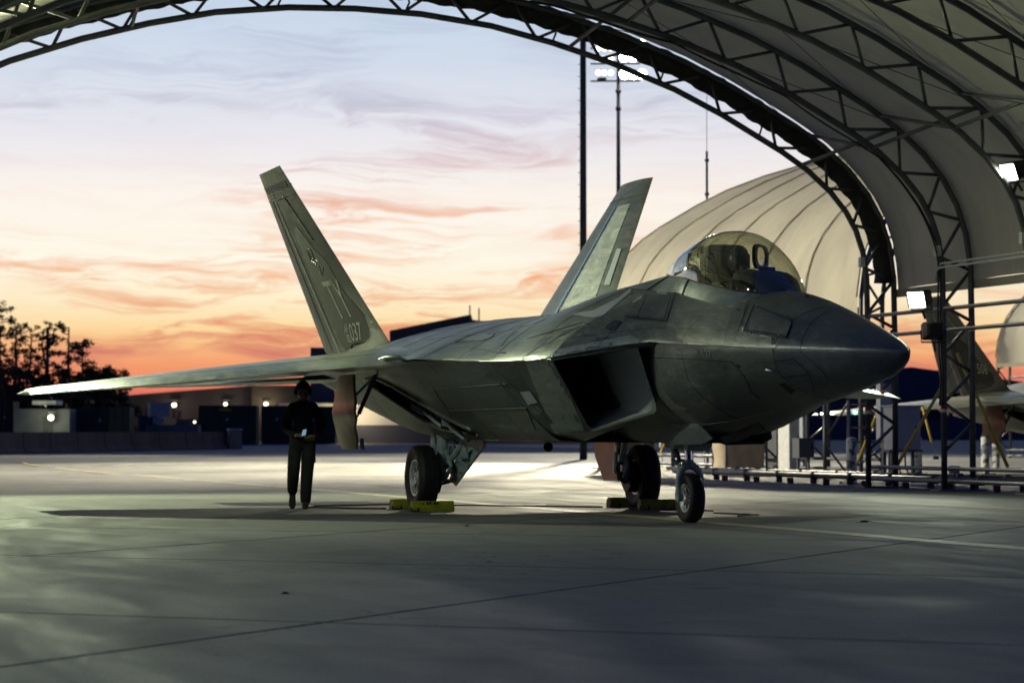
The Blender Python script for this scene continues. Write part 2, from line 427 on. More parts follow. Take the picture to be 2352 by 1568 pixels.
# ------------------------------------------------------------------ ground, slabs, markings
gz = lambda D: 0.0 if D < 80 else .0033 * (D - 80)
def ground():
    # flat apron, very slightly rising beyond 80 m, as one large sheet of rings round the camera axis
    mb = MB(); Ds = [-60, 0, 40, 70, 80, 100, 140, 200, 300, 450, 700, 1200, 3000]
    f2 = Vector((FW.x, FW.y, 0)).normalized(); r2 = Vector((RT.x, RT.y, 0)).normalized()
    rows = []
    for D in Ds:
        rows.append([Vector((CAM.x, CAM.y, 0)) + f2 * D + r2 * l + Vector((0, 0, gz(min(D, 330)) - .035 - (0 if D < 400 else 0))) for l in (-3000, -400, -120, -40, 0, 40, 120, 400, 3000)])
    mb.grid(rows)
    o = mb.build('apron', conc); struct(o); return o
apron = ground()
# concrete slabs, 6.1 m, laid at 48.5 degrees to the parked aircraft, joints recessed
SA = R(48.5); S = 6.1
e1 = Vector((math.cos(SA), math.sin(SA), 0)); e2 = Vector((-math.sin(SA), math.cos(SA), 0))
O0 = Vector((5.95, .01, 0))
h = S / 2 - .022
slab_me = MB().box((0, 0, -.0175), (2 * h, 2 * h, .035)).mesh('slab', conc)
seal_vs = []
cnt = 0
for i in range(-16, 8):
    for j in range(-8, 14):
        c = O0 + e1 * (i + .5) * S + e2 * (j + .5) * S
        d = c - CAM; D = d.dot(FW); L = d.dot(RT)
        if 6 < D < 74 and abs(L) < D * .197 + 5.5:
            o = link('concrete_slab', slab_me, apron, c); o.rotation_euler = (0, 0, SA); cnt += 1
            seal_vs.append(c)
mb = MB()
for c in seal_vs:
    mb.box((c.x, c.y, -.024), (S, S, .004), SA)
mb.build('joint_sealant', sealant, apron)

def strip(name, pts, w, mat, z=.004, label=None, cat=None):
    mb = MB(); rows = []
    for i, p in enumerate(pts):
        p = Vector((p[0], p[1], 0)); a = Vector((*pts[max(i - 1, 0)][:2], 0)); b = Vector((*pts[min(i + 1, len(pts) - 1)][:2], 0))
        d = (b - a).normalized(); nrm = Vector((-d.y, d.x, 0))
        D = (p - CAM).dot(FW); zz = z + gz(D) - (.03 if D > 72 else 0) + (.01 if D > 72 else 0)
        rows.append([p - nrm * w / 2 + Vector((0, 0, zz)), p + nrm * w / 2 + Vector((0, 0, zz))])
    mb.grid(rows)
    o = mb.build(name, mat, apron)
    if label: o['label'] = label
    return o
cl = [(16 - i * 2, .20) for i in range(0, 38)]
strip('painted_line', cl, .17, yline, .004, 'yellow centre line under the fighter jet')
strip('painted_line_border', [(x, y + .125) for x, y in cl], .05, wline, .004)
strip('painted_line_border', [(x, y - .125) for x, y in cl], .05, wline, .004)
# (curved lead-in of the centre line)
tl = [(-60, .2), (-62, .3), (-63.5, .9), (-64.4, 2.2), (-65, 4.5), (-65.3, 8)]
strip('painted_line', [(-60 - i * 2, .2 + .02 * i * i) for i in range(0, 8)], .15, yline, .004)
strip('painted_line', [(2 - i * 4, 10.15 + .02 * i) for i in range(0, 14)], .12, yline, .004, 'yellow line along the shelter legs')
strip('painted_line', [(-26 - i * 4, 14.6 + .4 * i) for i in range(0, 8)], .14, yline, .004)
# stop bar by the main wheels
strip('painted_bar', [(-8.6, -1.3), (-8.2, .9)], .35, wline, .0045, 'short white stop bar beside the right main wheel')

# grass verge and distant ground
def verge():
    gm = grime(pbsdf('dry_grass', (.06, .065, .03), .95), .05, .4, world_pos=True)
    f2 = Vector((FW.x, FW.y, 0)).normalized(); r2 = Vector((RT.x, RT.y, 0)).normalized(); mb = MB()
    rows = [[Vector((CAM.x, CAM.y, 0)) + f2 * D + r2 * l + Vector((0, 0, gz(330) + .02 + k)) for l in (-1500, 0, 1500)] for D, k in ((420, 0), (600, .2), (1500, 1.0), (2900, 2))]
    mb.grid(rows); struct(mb.build('grass_verge', gm))
verge()

# ------------------------------------------------------------------ shelter
PROF = [(0, 9.17), (1.3, 9.13), (2.7, 8.97), (3.95, 8.70), (5.2, 8.35), (6.5, 7.89), (7.5, 7.43), (8.3, 7.0), (8.8, 6.73), (9.35, 6.38), (9.85, 5.96), (10.2, 5.56), (10.42, 5.18), (10.57, 4.75), (10.65, 4.21), (10.67, 3), (10.67, 0)]
def profile(off):
    P = [Vector((a, b)) for a, b in PROF]; out = []
    for i, p in enumerate(P):
        a = P[max(i - 1, 0)]; b = P[min(i + 1, len(P) - 1)]; d = (b - a).normalized()
        if i == 0: d = Vector((1, 0))
        if i >= len(P) - 2: d = Vector((0, -1))
        out.append(p + Vector((-d.y, d.x)) * off)
    for i in range(len(out)): 
        if i == len(out) - 1: out[i].y = 0
    return out
def full(off):
    h_ = profile(off)
    return [Vector((-p.x, p.y)) for p in reversed(h_[1:])] + h_
def resample(P, step_top=.2):
    L = [0]
    for i in range(1, len(P)): L.append(L[-1] + (P[i] - P[i - 1]).length)
    return L
def at_len(P, L, s):
    i = max(1, min(len(L) - 1, int(np.searchsorted(L, s)))); t_ = (s - L[i - 1]) / (L[i] - L[i - 1])
    return P[i - 1].lerp(P[i], t_)
TD = .60
IN, OUT = full(0), full(TD)
LI, LO = resample(IN), resample(OUT)
TOT = LI[-1]
def build_arch(parent):
    """one truss arch in the plane x=0, centred on y=0; returns list of part objects"""
    a = bpy.data.objects.new('arch_truss', None); C.objects.link(a); a.parent = parent
    mb = MB(); mb.tube([(0, p.x, p.y) for p in IN], .062, 8); mb.build('inner_chord', steel, a, True)
    mb = MB(); mb.tube([(0, p.x, p.y) for p in OUT], .062, 8); mb.build('outer_chord', steel, a, True)
    # nodes
    leg = 6.6; s = .35; nodes = []
    while s < TOT - .3:
        nodes.append(s); d = min(s, TOT - s)
        s += .46 if d < leg else .68
    for k in range(len(nodes) - 1):
        fr0, fr1 = nodes[k] / TOT, nodes[k + 1] / TOT
        p = at_len(IN, LI, fr0 * LI[-1]) if k % 2 == 0 else at_len(OUT, LO, fr0 * LO[-1])
        q = at_len(OUT, LO, fr1 * LO[-1]) if k % 2 == 0 else at_len(IN, LI, fr1 * LI[-1])
        d = (q - p).normalized() * .05
        MB().tube([(0, p.x + d.x, p.y + d.y), (0, q.x - d.x, q.y - d.y)], .034, 6).build('web_brace', steel, a, True)
    return a
def fabric_panel(x0, x1, seed, zmin=4.0):
    rnd = random.Random(seed)
    P = full(TD + .10); L = resample(P)
    # clip at zmin
    s0 = next(L[i] + (zmin - P[i].y) / max(1e-6, (P[i + 1].y - P[i].y)) * (L[i + 1] - L[i]) for i in range(len(P) - 1) if P[i].y <= zmin <= P[i + 1].y)
    n = 56; rows = []
    for j in range(9):
        u_ = j / 8; row = []
        for i in range(n + 1):
            s_ = s0 + (L[-1] - 2 * s0) * i / n
            p = at_len(P, L, s_)
            c = Vector((0, 4.5)); nrm = (p - c).normalized()
            sag = -.17 * math.sin(math.pi * u_) + .015 * math.sin(i * .9 + seed) * math.sin(math.pi * u_)
            q = p + nrm * sag
            row.append((x0 + (x1 - x0) * u_, q.x, q.y))
        rows.append(row)
    return MB().grid(rows)
NA, SPC = 7, 3.33
def shelter(x_first, yc, label, group, seed):
    root = thing('aircraft_shelter', label, 'shelter', (x_first, yc, 0), 0, group)
    proto = None
    for k in range(NA):
        if proto is None: proto = a = build_arch(root)
        else: a = copy_tree(proto, root)
        a.location = (k * SPC, 0, 0)
    for k in range(NA - 1):
        fabric_panel(k * SPC, (k + 1) * SPC, seed * 10 + k).build('fabric_panel', fabric, root, True)
    P = full(TD + .13); keep = [p for p in P if p.y >= 4.0]
    for k in range(NA):
        MB().tube([(k * SPC, p.x, p.y) for p in keep], .028, 6).build('fabric_seam', fabric, root, True)
    # batten ropes pulled down at each bay edge (hem at the fabric foot)
    for sy in (-1, 1):
        mb = MB(); P = profile(TD + .1); x_ = P[-3].x
        mb.box(((NA - 1) * SPC / 2, sy * (x_ - .02), 3.93), ((NA - 1) * SPC, .05, .16)); mb.build('hem_batten', fabric, root)
        for z_ in (3.45, 3.05, .42, .18):
            mb = MB(); mb.tube([(-.1, sy * (10.67 + (.0 if z_ > 3.2 else .12)), z_), ((NA - 1) * SPC + .1, sy * (10.67 + (.0 if z_ > 3.2 else .12)), z_)], .04, 8); mb.build('purlin', steel, root, True)
    # slanted purlins from one arch to the next
    for si in (1, -1):
        for s_ in (7.0, 12.4):
            for k in range(NA - 1):
                fr_ = s_ / TOT if si > 0 else 1 - s_ / TOT
                a = at_len(IN, LI, fr_ * LI[-1]); b = at_len(OUT, LO, fr_ * LO[-1]); b2 = at_len(OUT, LO, (fr_ + .012 * si) * LO[-1])
                MB().tube([(k * SPC, a.x, a.y), ((k + 1) * SPC, b.x, b.y)], .038, 6).build('bridging_tube', steel, root, True)
                MB().tube([((k + 1) * SPC, a.x, a.y), (k * SPC, b2.x, b2.y)], .038, 6).build('bridging_tube', steel, root, True)
    # crossed roof cables
    for k in range(NA - 1):
        for f0, f1 in ((.22, .40), (.40, .22), (.60, .78), (.78, .60)):
            a = at_len(OUT, LO, f0 * LO[-1]); b = at_len(OUT, LO, f1 * LO[-1]); mid = at_len(OUT, LO, (f0 + f1) / 2 * LO[-1])
            MB().tube([(k * SPC, a.x, a.y - .05), ((k + .5) * SPC, mid.x, mid.y - .12), ((k + 1) * SPC, b.x, b.y - .05)], .008, 4).build('brace_cable', steel_dark, root)
    # base plates
    for k in range(NA):
        for sy in (-1, 1):
            MB().box((k * SPC, sy * 10.97, .015), (.4, 1.0, .03)).build('base_plate', steel, root)
    return root
SX, SYC = -19.0, .65
sh1 = shelter(SX, SYC, 'fabric arch shelter over the nearest fighter jet, seen from inside', 'arched aircraft shelters', 1)
# dark rolled curtain bunched along the far arch
def curtain():
    rnd = random.Random(3); P = full(.49); L = resample(P); rows = []; n = 230
    s0 = 4.15; s1 = L[-1] - 4.15
    for i in range(n + 1):
        s_ = s0 + (s1 - s0) * i / n
        p = at_len(P, L, s_); q = at_len(P, L, min(s1 + .2, s_ + .1)); d = (q - p).normalized(); nr = Vector((-d.y, d.x))
        side = abs(p.x) / 10.7
        wob = 1.15 + .08 * math.sin(i * 1.7) + .06 * math.sin(i * .63 + 1) + .05 * rnd.random()
        a_, b_ = .185 * wob, .15 * wob * (1 + .25 * side)
        rows.append([(-.16 + b_ * math.cos(k * math.pi / 4), p.x + nr.x * a_ * math.sin(k * math.pi / 4), p.y + nr.y * a_ * math.sin(k * math.pi / 4)) for k in range(8)])
    o = MB().grid(rows, True).build('rolled_curtain', curtain_m, sh1, True)
    o['label'] = 'dark rolled-up end curtain'
curtain()
# straps hanging from the first arch chord
for fr_ in (.37, .455, .53, .62, .69, .76):
    p = at_len(IN, LI, fr_ * LI[-1])
    MB().tube([(-.02, p.x, p.y + .05), (-.1, p.x + .09, p.y + .22), (-.12, p.x + .06, p.y + .34)], .022, 6).build('tie_strap', steel_dark, sh1)
# electrical cable run along the second arch
P = full(-.05); L = resample(P)
mbc = MB(); pts = []
for i in range(60):
    fr_ = .52 + .43 * i / 59; p = at_len(P, L, fr_ * L[-1]); w_ = .05 + .09 * abs(math.sin(i * .33))
    pts.append((SPC + .05, p.x - w_ * .6, p.y - w_ * .5))
mbc.tube(pts, .018, 6); mbc.build('power_cable', hose, sh1, True)
mbc = MB(); mbc.tube([(x, y + .05, z - .03) for x, y, z in pts], .014, 6); mbc.build('power_cable', hose, sh1, True)
# conduits between legs on the right side
for z_, dy_ in ((4.30, -.10), (4.22, -.14)):
    MB().tube([(SPC, 10.67 + dy_, z_ - .25), (SPC, 10.67 + dy_, z_ - .06), (SPC + .1, 10.67 + dy_, z_), (6 * SPC, 10.67 + dy_, z_ + .0)], .022, 6).build('conduit', whitep, sh1, True)
# second and third shelters of the row
sh2 = copy_tree(sh1, None, ('rolled_curtain', 'tie_strap', 'power_cable', 'conduit', 'brace_cable'))
sh2.location = (-51.7, 28.4, 0); sh2.scale = (1, 1, 1.08); sh2['label'] = 'cream ribbed fabric shelter rising behind the cockpit of the nearest jet'
sh3 = copy_tree(sh2); sh3.location = (-76.5, 56.2, 0); sh3.scale = (1, 1, 1.08); sh3['label'] = 'farthest cream fabric shelter at the right edge behind the second jet'

# flood lamps on the arches
def flood(loc, target, label, lit=True, power=0, angle=90, col=(.90, 1, .78)):
    root = thing('flood_light', label, 'flood light', loc, 0, 'flood lights clamped to the shelter arches')
    q = (Vector(target) - Vector(loc)).to_track_quat('X', 'Z').to_matrix()
    def tf(v): return q @ Vector(v)
    mb = MB(); rows = []
    for x_, s_ in ((-.24, .12), (-.20, .17), (-.05, .20), (.06, .21), (.08, .21)):
        rows.append([tf((x_, a * s_, b * s_ * .8)) for a, b in ((-1, -.8), (-.8, -1), (.8, -1), (1, -.8), (1, .8), (.8, 1), (-.8, 1), (-1, .8))])
    mb.grid(rows, True); mb.add(rows[0], [tuple(range(8))]); mb.build('housing', black, root, ang=30)
    mb = MB(); mb.add([tf((.068, a * .185, b * .15)) for a, b in ((-1, -1), (1, -1), (1, 1), (-1, 1))] + [tf((.058, a * .185, b * .15)) for a, b in ((-1, -1), (1, -1), (1, 1), (-1, 1))],
           [(0, 1, 2, 3), (7, 6, 5, 4), (0, 4, 5, 1), (1, 5, 6, 2), (2, 6, 7, 3), (3, 7, 4, 0)])
    mb.build('lens', floodglow if lit else glassdark, root)
    mb = MB(); mb.tube([tf((-.02, -.24, .0)), tf((-.05, -.24, -.22)), tf((-.05, .24, -.22)), tf((-.02, .24, 0))], .018, 6)
    mb.tube([tf((-.05, 0, -.22)), tf((-.1, 0, -.4))], .025, 6); mb.build('bracket', steel_dark, root)
    mb = MB(); mb.box(tf((.02, 0, .175)), (.04, .04, .01)); mb.build('visor_clip', steel_dark, root)
    if lit and power:
        l = Vector(loc) + tf((.14, 0, 0)); spot('flood_light_beam', l, target, power, angle, .7, col, .12)
    return root
XA = lambda k: SX + k * SPC
flood((XA(2) + .1, 10.93, 5.72), (-9, -6, -1), 'lit flood light high on the shelter arch at the right edge of the photo', True, 900, 120)
flood((XA(1) + .1, 10.75, 3.62), (-7.5, -6, -1.5), 'lit flood light on the shelter leg just above and right of the jet nose', True, 700, 120)
flood((XA(1) + .2, 11.0, 3.02), (-40, 16, 1), 'unlit flood light facing away, hung under the lit one right of the jet nose', False)
# the same lamps on the left side of the shelter
flood((XA(0) - .25, -6.7, 7.15), (-4, -1.5, 0), 'flood light on the left shoulder of the far arch, out of frame left', True, 6800, 116, (.90, 1, .62))
flood((XA(6) + .1, -9.7, 5.8), (-5.0, -1.2, 1.8), 'flood light on the left side of the last arch, out of frame left', True, 1700, 56, (.84, 1, .72))
flood((XA(5) + .1, -9.9, 5.2), (2.6, -.2, 2.2), 'flood light on the left side of the sixth arch, out of frame left', True, 900, 80, (.92, 1, .82))

# ------------------------------------------------------------------ fighter jet (nose wheel contact at the origin, nose to +X)
def tab(*rows):
    a = np.array(sorted(rows, key=lambda r: r[0]), float)
    def f(x, c=1): return float(np.interp(x, a[:, 0], a[:, c]))
    f.a = a
    return f
YC = tab((5.86, .0, 1.86), (5.82, .035, 1.862), (5.6, .15, 1.87), (5.2, .31, 1.885), (4.7, .47, 1.91), (4.2, .62, 1.93), (3.5, .79, 1.965), (2.8, .93, 2.01), (2.1, 1.07, 2.05), (1.75, 1.18, 2.08),
         (1.45, 1.38, 2.05), (1.15, 1.70, 1.99), (.85, 2.02, 1.92), (.5, 2.07, 1.90), (0, 2.09, 1.91), (-1, 2.13, 1.93), (-2, 2.2, 1.96), (-3, 2.3, 2.0), (-3.76, 2.4, 2.03), (-9.8, 2.4, 2.02), (-11, 2.25, 2.0), (-12, 1.9, 1.96), (-12.7, 1.6, 1.92))
ZT = tab((5.86, 1.86), (5.83, 1.875), (5.7, 1.92), (5.5, 1.99), (5.01, 2.125), (4.49, 2.265), (3.95, 2.40), (3.45, 2.52), (3.0, 2.60), (2.4, 2.62), (1.5, 2.68), (.6, 2.78), (-.05, 2.90), (-.35, 2.90), (-.8, 2.86), (-1.4, 2.775), (-2.2, 2.70),
         (-3, 2.66), (-4.3, 2.67), (-5.7, 2.70), (-7.4, 2.72), (-8.7, 2.66), (-10.2, 2.50), (-11.5, 2.36), (-12.2, 2.28), (-12.7, 2.2))
BX = tab((5.9, 1.25), (4, 1.45), (2, 1.5), (1, 1.55), (-1, 1.7), (-3.5, 2.0), (-13, 2.1))
ZB = tab((5.86, 1.86), (5.84, 1.83), (5.8, 1.78), (5.7, 1.72), (5.41, 1.615), (4.69, 1.50), (3.99, 1.405), (3.03, 1.30), (2.55, 1.19), (1.8, 1.035), (.75, .945), (-.6, .95), (-6, .95), (-7, 1.0), (-8.5, 1.17), (-9.5, 1.29), (-10.5, 1.42), (-11.4, 1.55), (-12.3, 1.64), (-12.7, 1.7))
YL = tab((5.86, 0), (5.82, .035), (5.6, .15), (5.2, .31), (4.7, .47), (4.2, .62), (3.5, .79), (2.8, .93), (2.1, 1.06), (1.75, 1.10), (1.45, 1.02), (0, .86), (-1.6, .80))
def upper(X, s, n=18):
    yc, zc, zt, b = YC(X), YC(X, 2), ZT(X), BX(X)
    out = []
    for k in range(n + 1):
        th = (math.pi / 2) * (k / n)
        out.append(Vector((X, s * yc * math.cos(th), zc + (zt - zc) * math.sin(th) ** b)))
    return out
def sm(xs_lo, xs_hi, step):
    n = max(1, int(round((xs_hi - xs_lo) / step))); return [xs_hi - (xs_hi - xs_lo) * i / n for i in range(n + 1)]
XU = sorted(set([round(x, 3) for x in sm(5.0, 5.855, .07) + sm(-12.7, 5.0, .16) + [1.75, 1.6, 1.45, 1.3, 1.15, 1.0, .85]]), reverse=True)
def lower_nose(X, s, n=14):
    yc, zc, zb = YL(X), YC(X, 2) - (.0 if X > 1.75 else .035), ZB(X)
    if X < 1.75: zc = 2.04 - .02 * (1.75 - X)
    fl = interp([5.86, 4, 1.8, -1.6], [0, .04, .10, .4], X)   # flat share of the belly
    out = []
    for k in range(n + 1):
        th = (math.pi / 2) * (k / n)
        y = yc * (fl * min(1, (1 - k / n) * 1.5) + (1 - fl) * math.cos(th) ** 1.12)
        out.append(Vector((X, s * y, zc - (zc - zb) * math.sin(th) ** interp([5.86, 4, 1.8], [1.0, 1.15, 1.05], X))))
    return out
LK = [  # rear lower skin: X, six key points (y, z) from the edge to the keel
    (-.9, (2.125, 1.925), (2.10, 1.87), (1.66, 1.45), (1.22, 1.05), (1.08, .965), (0, .95)),
    (-3.0, (2.30, 1.99), (2.20, 1.92), (1.80, 1.5), (1.38, 1.07), (1.24, .975), (0, .95)),
    (-4.6, (2.40, 2.02), (2.20, 1.90), (1.88, 1.5), (1.50, 1.12), (1.34, .99), (0, .95)),
    (-6.0, (2.40, 2.02), (2.15, 1.90), (1.84, 1.52), (1.50, 1.12), (1.34, .99), (0, .95)),
    (-7.2, (2.40, 2.02), (2.00, 1.88), (1.76, 1.55), (1.52, 1.20), (1.36, 1.08), (0, 1.02)),
    (-8.5, (2.40, 2.02), (1.92, 1.86), (1.72, 1.60), (1.48, 1.31), (1.32, 1.21), (0, 1.17)),
    (-10.5, (2.30, 2.01), (1.85, 1.88), (1.68, 1.74), (1.42, 1.53), (1.25, 1.45), (0, 1.42)),
    (-12.0, (1.90, 1.96), (1.7, 1.90), (1.5, 1.80), (1.3, 1.68), (1.15, 1.63), (0, 1.61)),
    (-12.7, (1.60, 1.92), (1.5, 1.90), (1.4, 1.84), (1.2, 1.76), (1.1, 1.72), (0, 1.70))]
LX = [r[0] for r in LK][::-1]
def lower_rear(X, s, sub=8):
    key = []
    for k in range(1, 7):
        key.append((np.interp(X, LX, [r[k][0] for r in LK][::-1]), np.interp(X, LX, [r[k][1] for r in LK][::-1])))
    out = []
    for k in range(5):
        for j in range(sub):
            t_ = j / sub
            out.append(Vector((X, s * (key[k][0] * (1 - t_) + key[k + 1][0] * t_), key[k][1] * (1 - t_) + key[k + 1][1] * t_)))
    out.append(Vector((X, 0, key[5][1])))
    return out

jet = thing('fighter_jet', 'large twin-tail stealth fighter jet parked nose to the right under the near shelter', 'fighter jet', (0, 0, 0), 0, 'fighter jets parked on the apron')
def merge_build(mbs, name, mat, parent, ang=28, smooth=True):
    mb = MB()
    for q in mbs: mb.add(q.v, q.f)
    return mb.build(name, mat, parent, smooth, ang)
RAD = 4.05   # radome joint
# fuselage skin, both sides; the radome is its own part
def fus_pieces(x_hi, x_lo):
    A = MB(); 
    for s in (-1, 1):
        xs = [x for x in XU if x_lo - 1e-6 <= x <= x_hi + 1e-6]
        if x_lo not in xs and x_lo > -12: xs.append(x_lo)
        if x_hi < 5.5 and x_hi not in xs: xs = [x_hi] + xs
        A.grid([upper(x, s) for x in sorted(set(xs), reverse=True)])
        ln = [x for x in sorted(set(xs), reverse=True) if x >= -1.6]
        if ln: A.grid([lower_nose(x, s) for x in ln])
    return A
rb = fus_pieces(5.855, RAD); rb.add([(5.885, 0, 1.862)], [])
tip = MB()
for s in (-1, 1):
    ringu = upper(5.855, s); ringl = lower_nose(5.855, s)
    apex = Vector((5.885, 0, 1.86))
    for r_ in (ringu, ringl):
        tip.add([apex] + r_, [(0, i, i + 1) for i in range(1, len(r_))])
rb.add(tip.v, tip.f)
radome = rb.build('nose_cone', skin_nose, jet, True, 24)
body = fus_pieces(RAD - .012, -12.7)
# radome joint ring
body2 = MB()
for s in (-1, 1):
    # roof of the intakes: underside strip of the chine from the body wall out to the edge
    xs = [1.75 - .1 * i for i in range(0, 28)]
    body2.grid([[Vector((X, s * (YL(X) - .02), 2.035 - .02 * (1.75 - X))), Vector((X, s * (YC(X) - .0), YC(X, 2) - .004))] for X in xs])
def bay_hole(X, k):  # faces removed for the right and left main wheel bays
    return -7.9 < X < -4.75
low = MB()
xs = sm(-12.7, -1.5, .11)
for s in (-1, 1):
    rows = [lower_rear(x, s) for x in xs]; n = len(rows[0]); fs = []; vs = [p for r_ in rows for p in r_]
    for i in range(len(rows) - 1):
        X = (xs[i] + xs[i + 1]) / 2
        ku = np.interp(X, [-7.9, -7.2, -6.2, -5.3, -4.5, -4.1], [4, 4, 5.6, 8, 10.7, 12]) * 2; kl = np.interp(X, [-7.9, -7.2, -6.2, -5.3, -4.5, -4.1], [5, 7.6, 10.0, 12, 13.8, 14.2]) * 2
        for k in range(n - 1):
            if -7.9 < X < -4.2 and ku <= k < kl: continue
            fs.append((i * n + k, i * n + k + 1, (i + 1) * n + k + 1, (i + 1) * n + k))
    low.add(vs, fs)
    last = rows[-1]; up_ = upper(-12.7, s)
    low.add(last + up_, [(i, i + 1, len(last) + min(i + 1, 18), len(last) + min(i, 18)) for i in range(18)])
fus = merge_build([body, body2, low], 'fuselage', skin, jet, 24)

def lr_at(X, kf, s):
    r_ = lower_rear(X, s); kf = max(0, min(39.99, kf)); i = int(kf); return r_[i].lerp(r_[i + 1], kf - i)
for s in (-1, 1):
    for ks in ([4, 4, 5.6, 8, 10.7, 12], [5, 7.6, 10.0, 12, 13.8, 14.2]):
        pts = [lr_at(X, 2 * float(np.interp(X, [-7.9, -7.2, -6.2, -5.3, -4.5, -4.1], ks)) + .5, s) for X in np.linspace(-7.9, -4.15, 26)]
        MB().tube([p + Vector((0, s * .012, 0)) for p in pts], .032, 6).build('bay_rim', skin, jet, True)
# station joints and lengthwise joints of the skin panels
def off_out(p, c, d=.003): return p + (p - c).normalized() * d
for s in (-1, 1):
    for X in (2.35, 1.25, .1, -1.1, -2.3, -3.5, -4.6, -5.9, -7.2, -8.4, -9.7, -11.0):
        r_ = upper(X, s)[1:]; cc = Vector((X, 0, 1.7))
        MB().tube([off_out(p, cc) for p in r_], .0016, 4).build('panel_joint', seam, jet)
        if X > .5: MB().tube([off_out(p, Vector((X, 0, 2.2))) for p in lower_nose(X, s)[1:]], .0016, 4).build('panel_joint', seam, jet)
        elif X < -1: MB().tube([off_out(p, Vector((X, 0, 1.9))) for p in lower_rear(X, s)[(2 if X > -4 or X < -8 else 30):]], .0016, 4).build('panel_joint', seam, jet)
    for kf, xa, xb in ((5, 3.3, .9), (9, -.9, -5.9), (12, -2.3, -8.4), (6, -3.5, -11), (14, -5.9, -11.0)):
        MB().tube([off_out(upper(X, s)[kf], Vector((X, 0, 1.7))) for X in np.linspace(xa, xb, 24)], .0016, 4).build('panel_joint', seam, jet)
    rnd = random.Random(17 + s)
    for q in range(26):
        X = rnd.uniform(-10.5, 1.0); kf = rnd.uniform(3, 15); L_ = rnd.uniform(.18, .6); wk = rnd.uniform(.5, 1.3)
        rows = []
        for a_ in range(5):
            x_ = X + L_ * a_ / 4; r_ = upper(x_, s)
            rows.append([off_out(r_[int(kk)].lerp(r_[min(18, int(kk) + 1)], kk - int(kk)), Vector((x_, 0, 1.7)), .0025) for kk in (kf + wk * b_ / 3 for b_ in range(4))])
        MB().grid(rows).build('skin_patch', (p_light, p_mid, p_dark, p_mid)[q % 4], jet, True)
# wheel bay liners
for s in (-1, 1):
    bay = MB()
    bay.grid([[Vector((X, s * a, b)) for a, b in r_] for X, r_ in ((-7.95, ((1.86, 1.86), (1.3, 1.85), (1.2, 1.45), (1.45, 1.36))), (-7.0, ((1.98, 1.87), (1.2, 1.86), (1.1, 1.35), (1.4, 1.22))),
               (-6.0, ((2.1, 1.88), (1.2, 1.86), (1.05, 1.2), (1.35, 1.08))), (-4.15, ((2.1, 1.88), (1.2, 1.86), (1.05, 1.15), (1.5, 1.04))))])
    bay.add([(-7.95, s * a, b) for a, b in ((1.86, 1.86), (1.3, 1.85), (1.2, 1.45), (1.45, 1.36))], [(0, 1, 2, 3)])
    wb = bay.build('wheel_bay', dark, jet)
    rnd = random.Random(5)
    for k in range(16):
        x0 = -7.5 + rnd.random() * 2.6; z0 = 1.78 - (x0 + 7.6) * .19 - rnd.random() * .12
        mb = MB(); y0 = s * (1.45 + rnd.random() * .25)
        mb.tube([(x0, y0, z0), (x0 + .3 + rnd.random() * .2, y0 + s * .02, z0 - .10), (x0 + .7 + rnd.random() * .2, y0, z0 - .2)], .010 + rnd.random() * .014, 6)
        mb.build('pipe', gearm if k % 3 == 0 else hose, wb, True)
    for k in range(4):
        MB().box((-7.0 + k * .62, s * 1.42, 1.62 - k * .11), (.04, .36, .26)).build('bulkhead', gearm, wb)

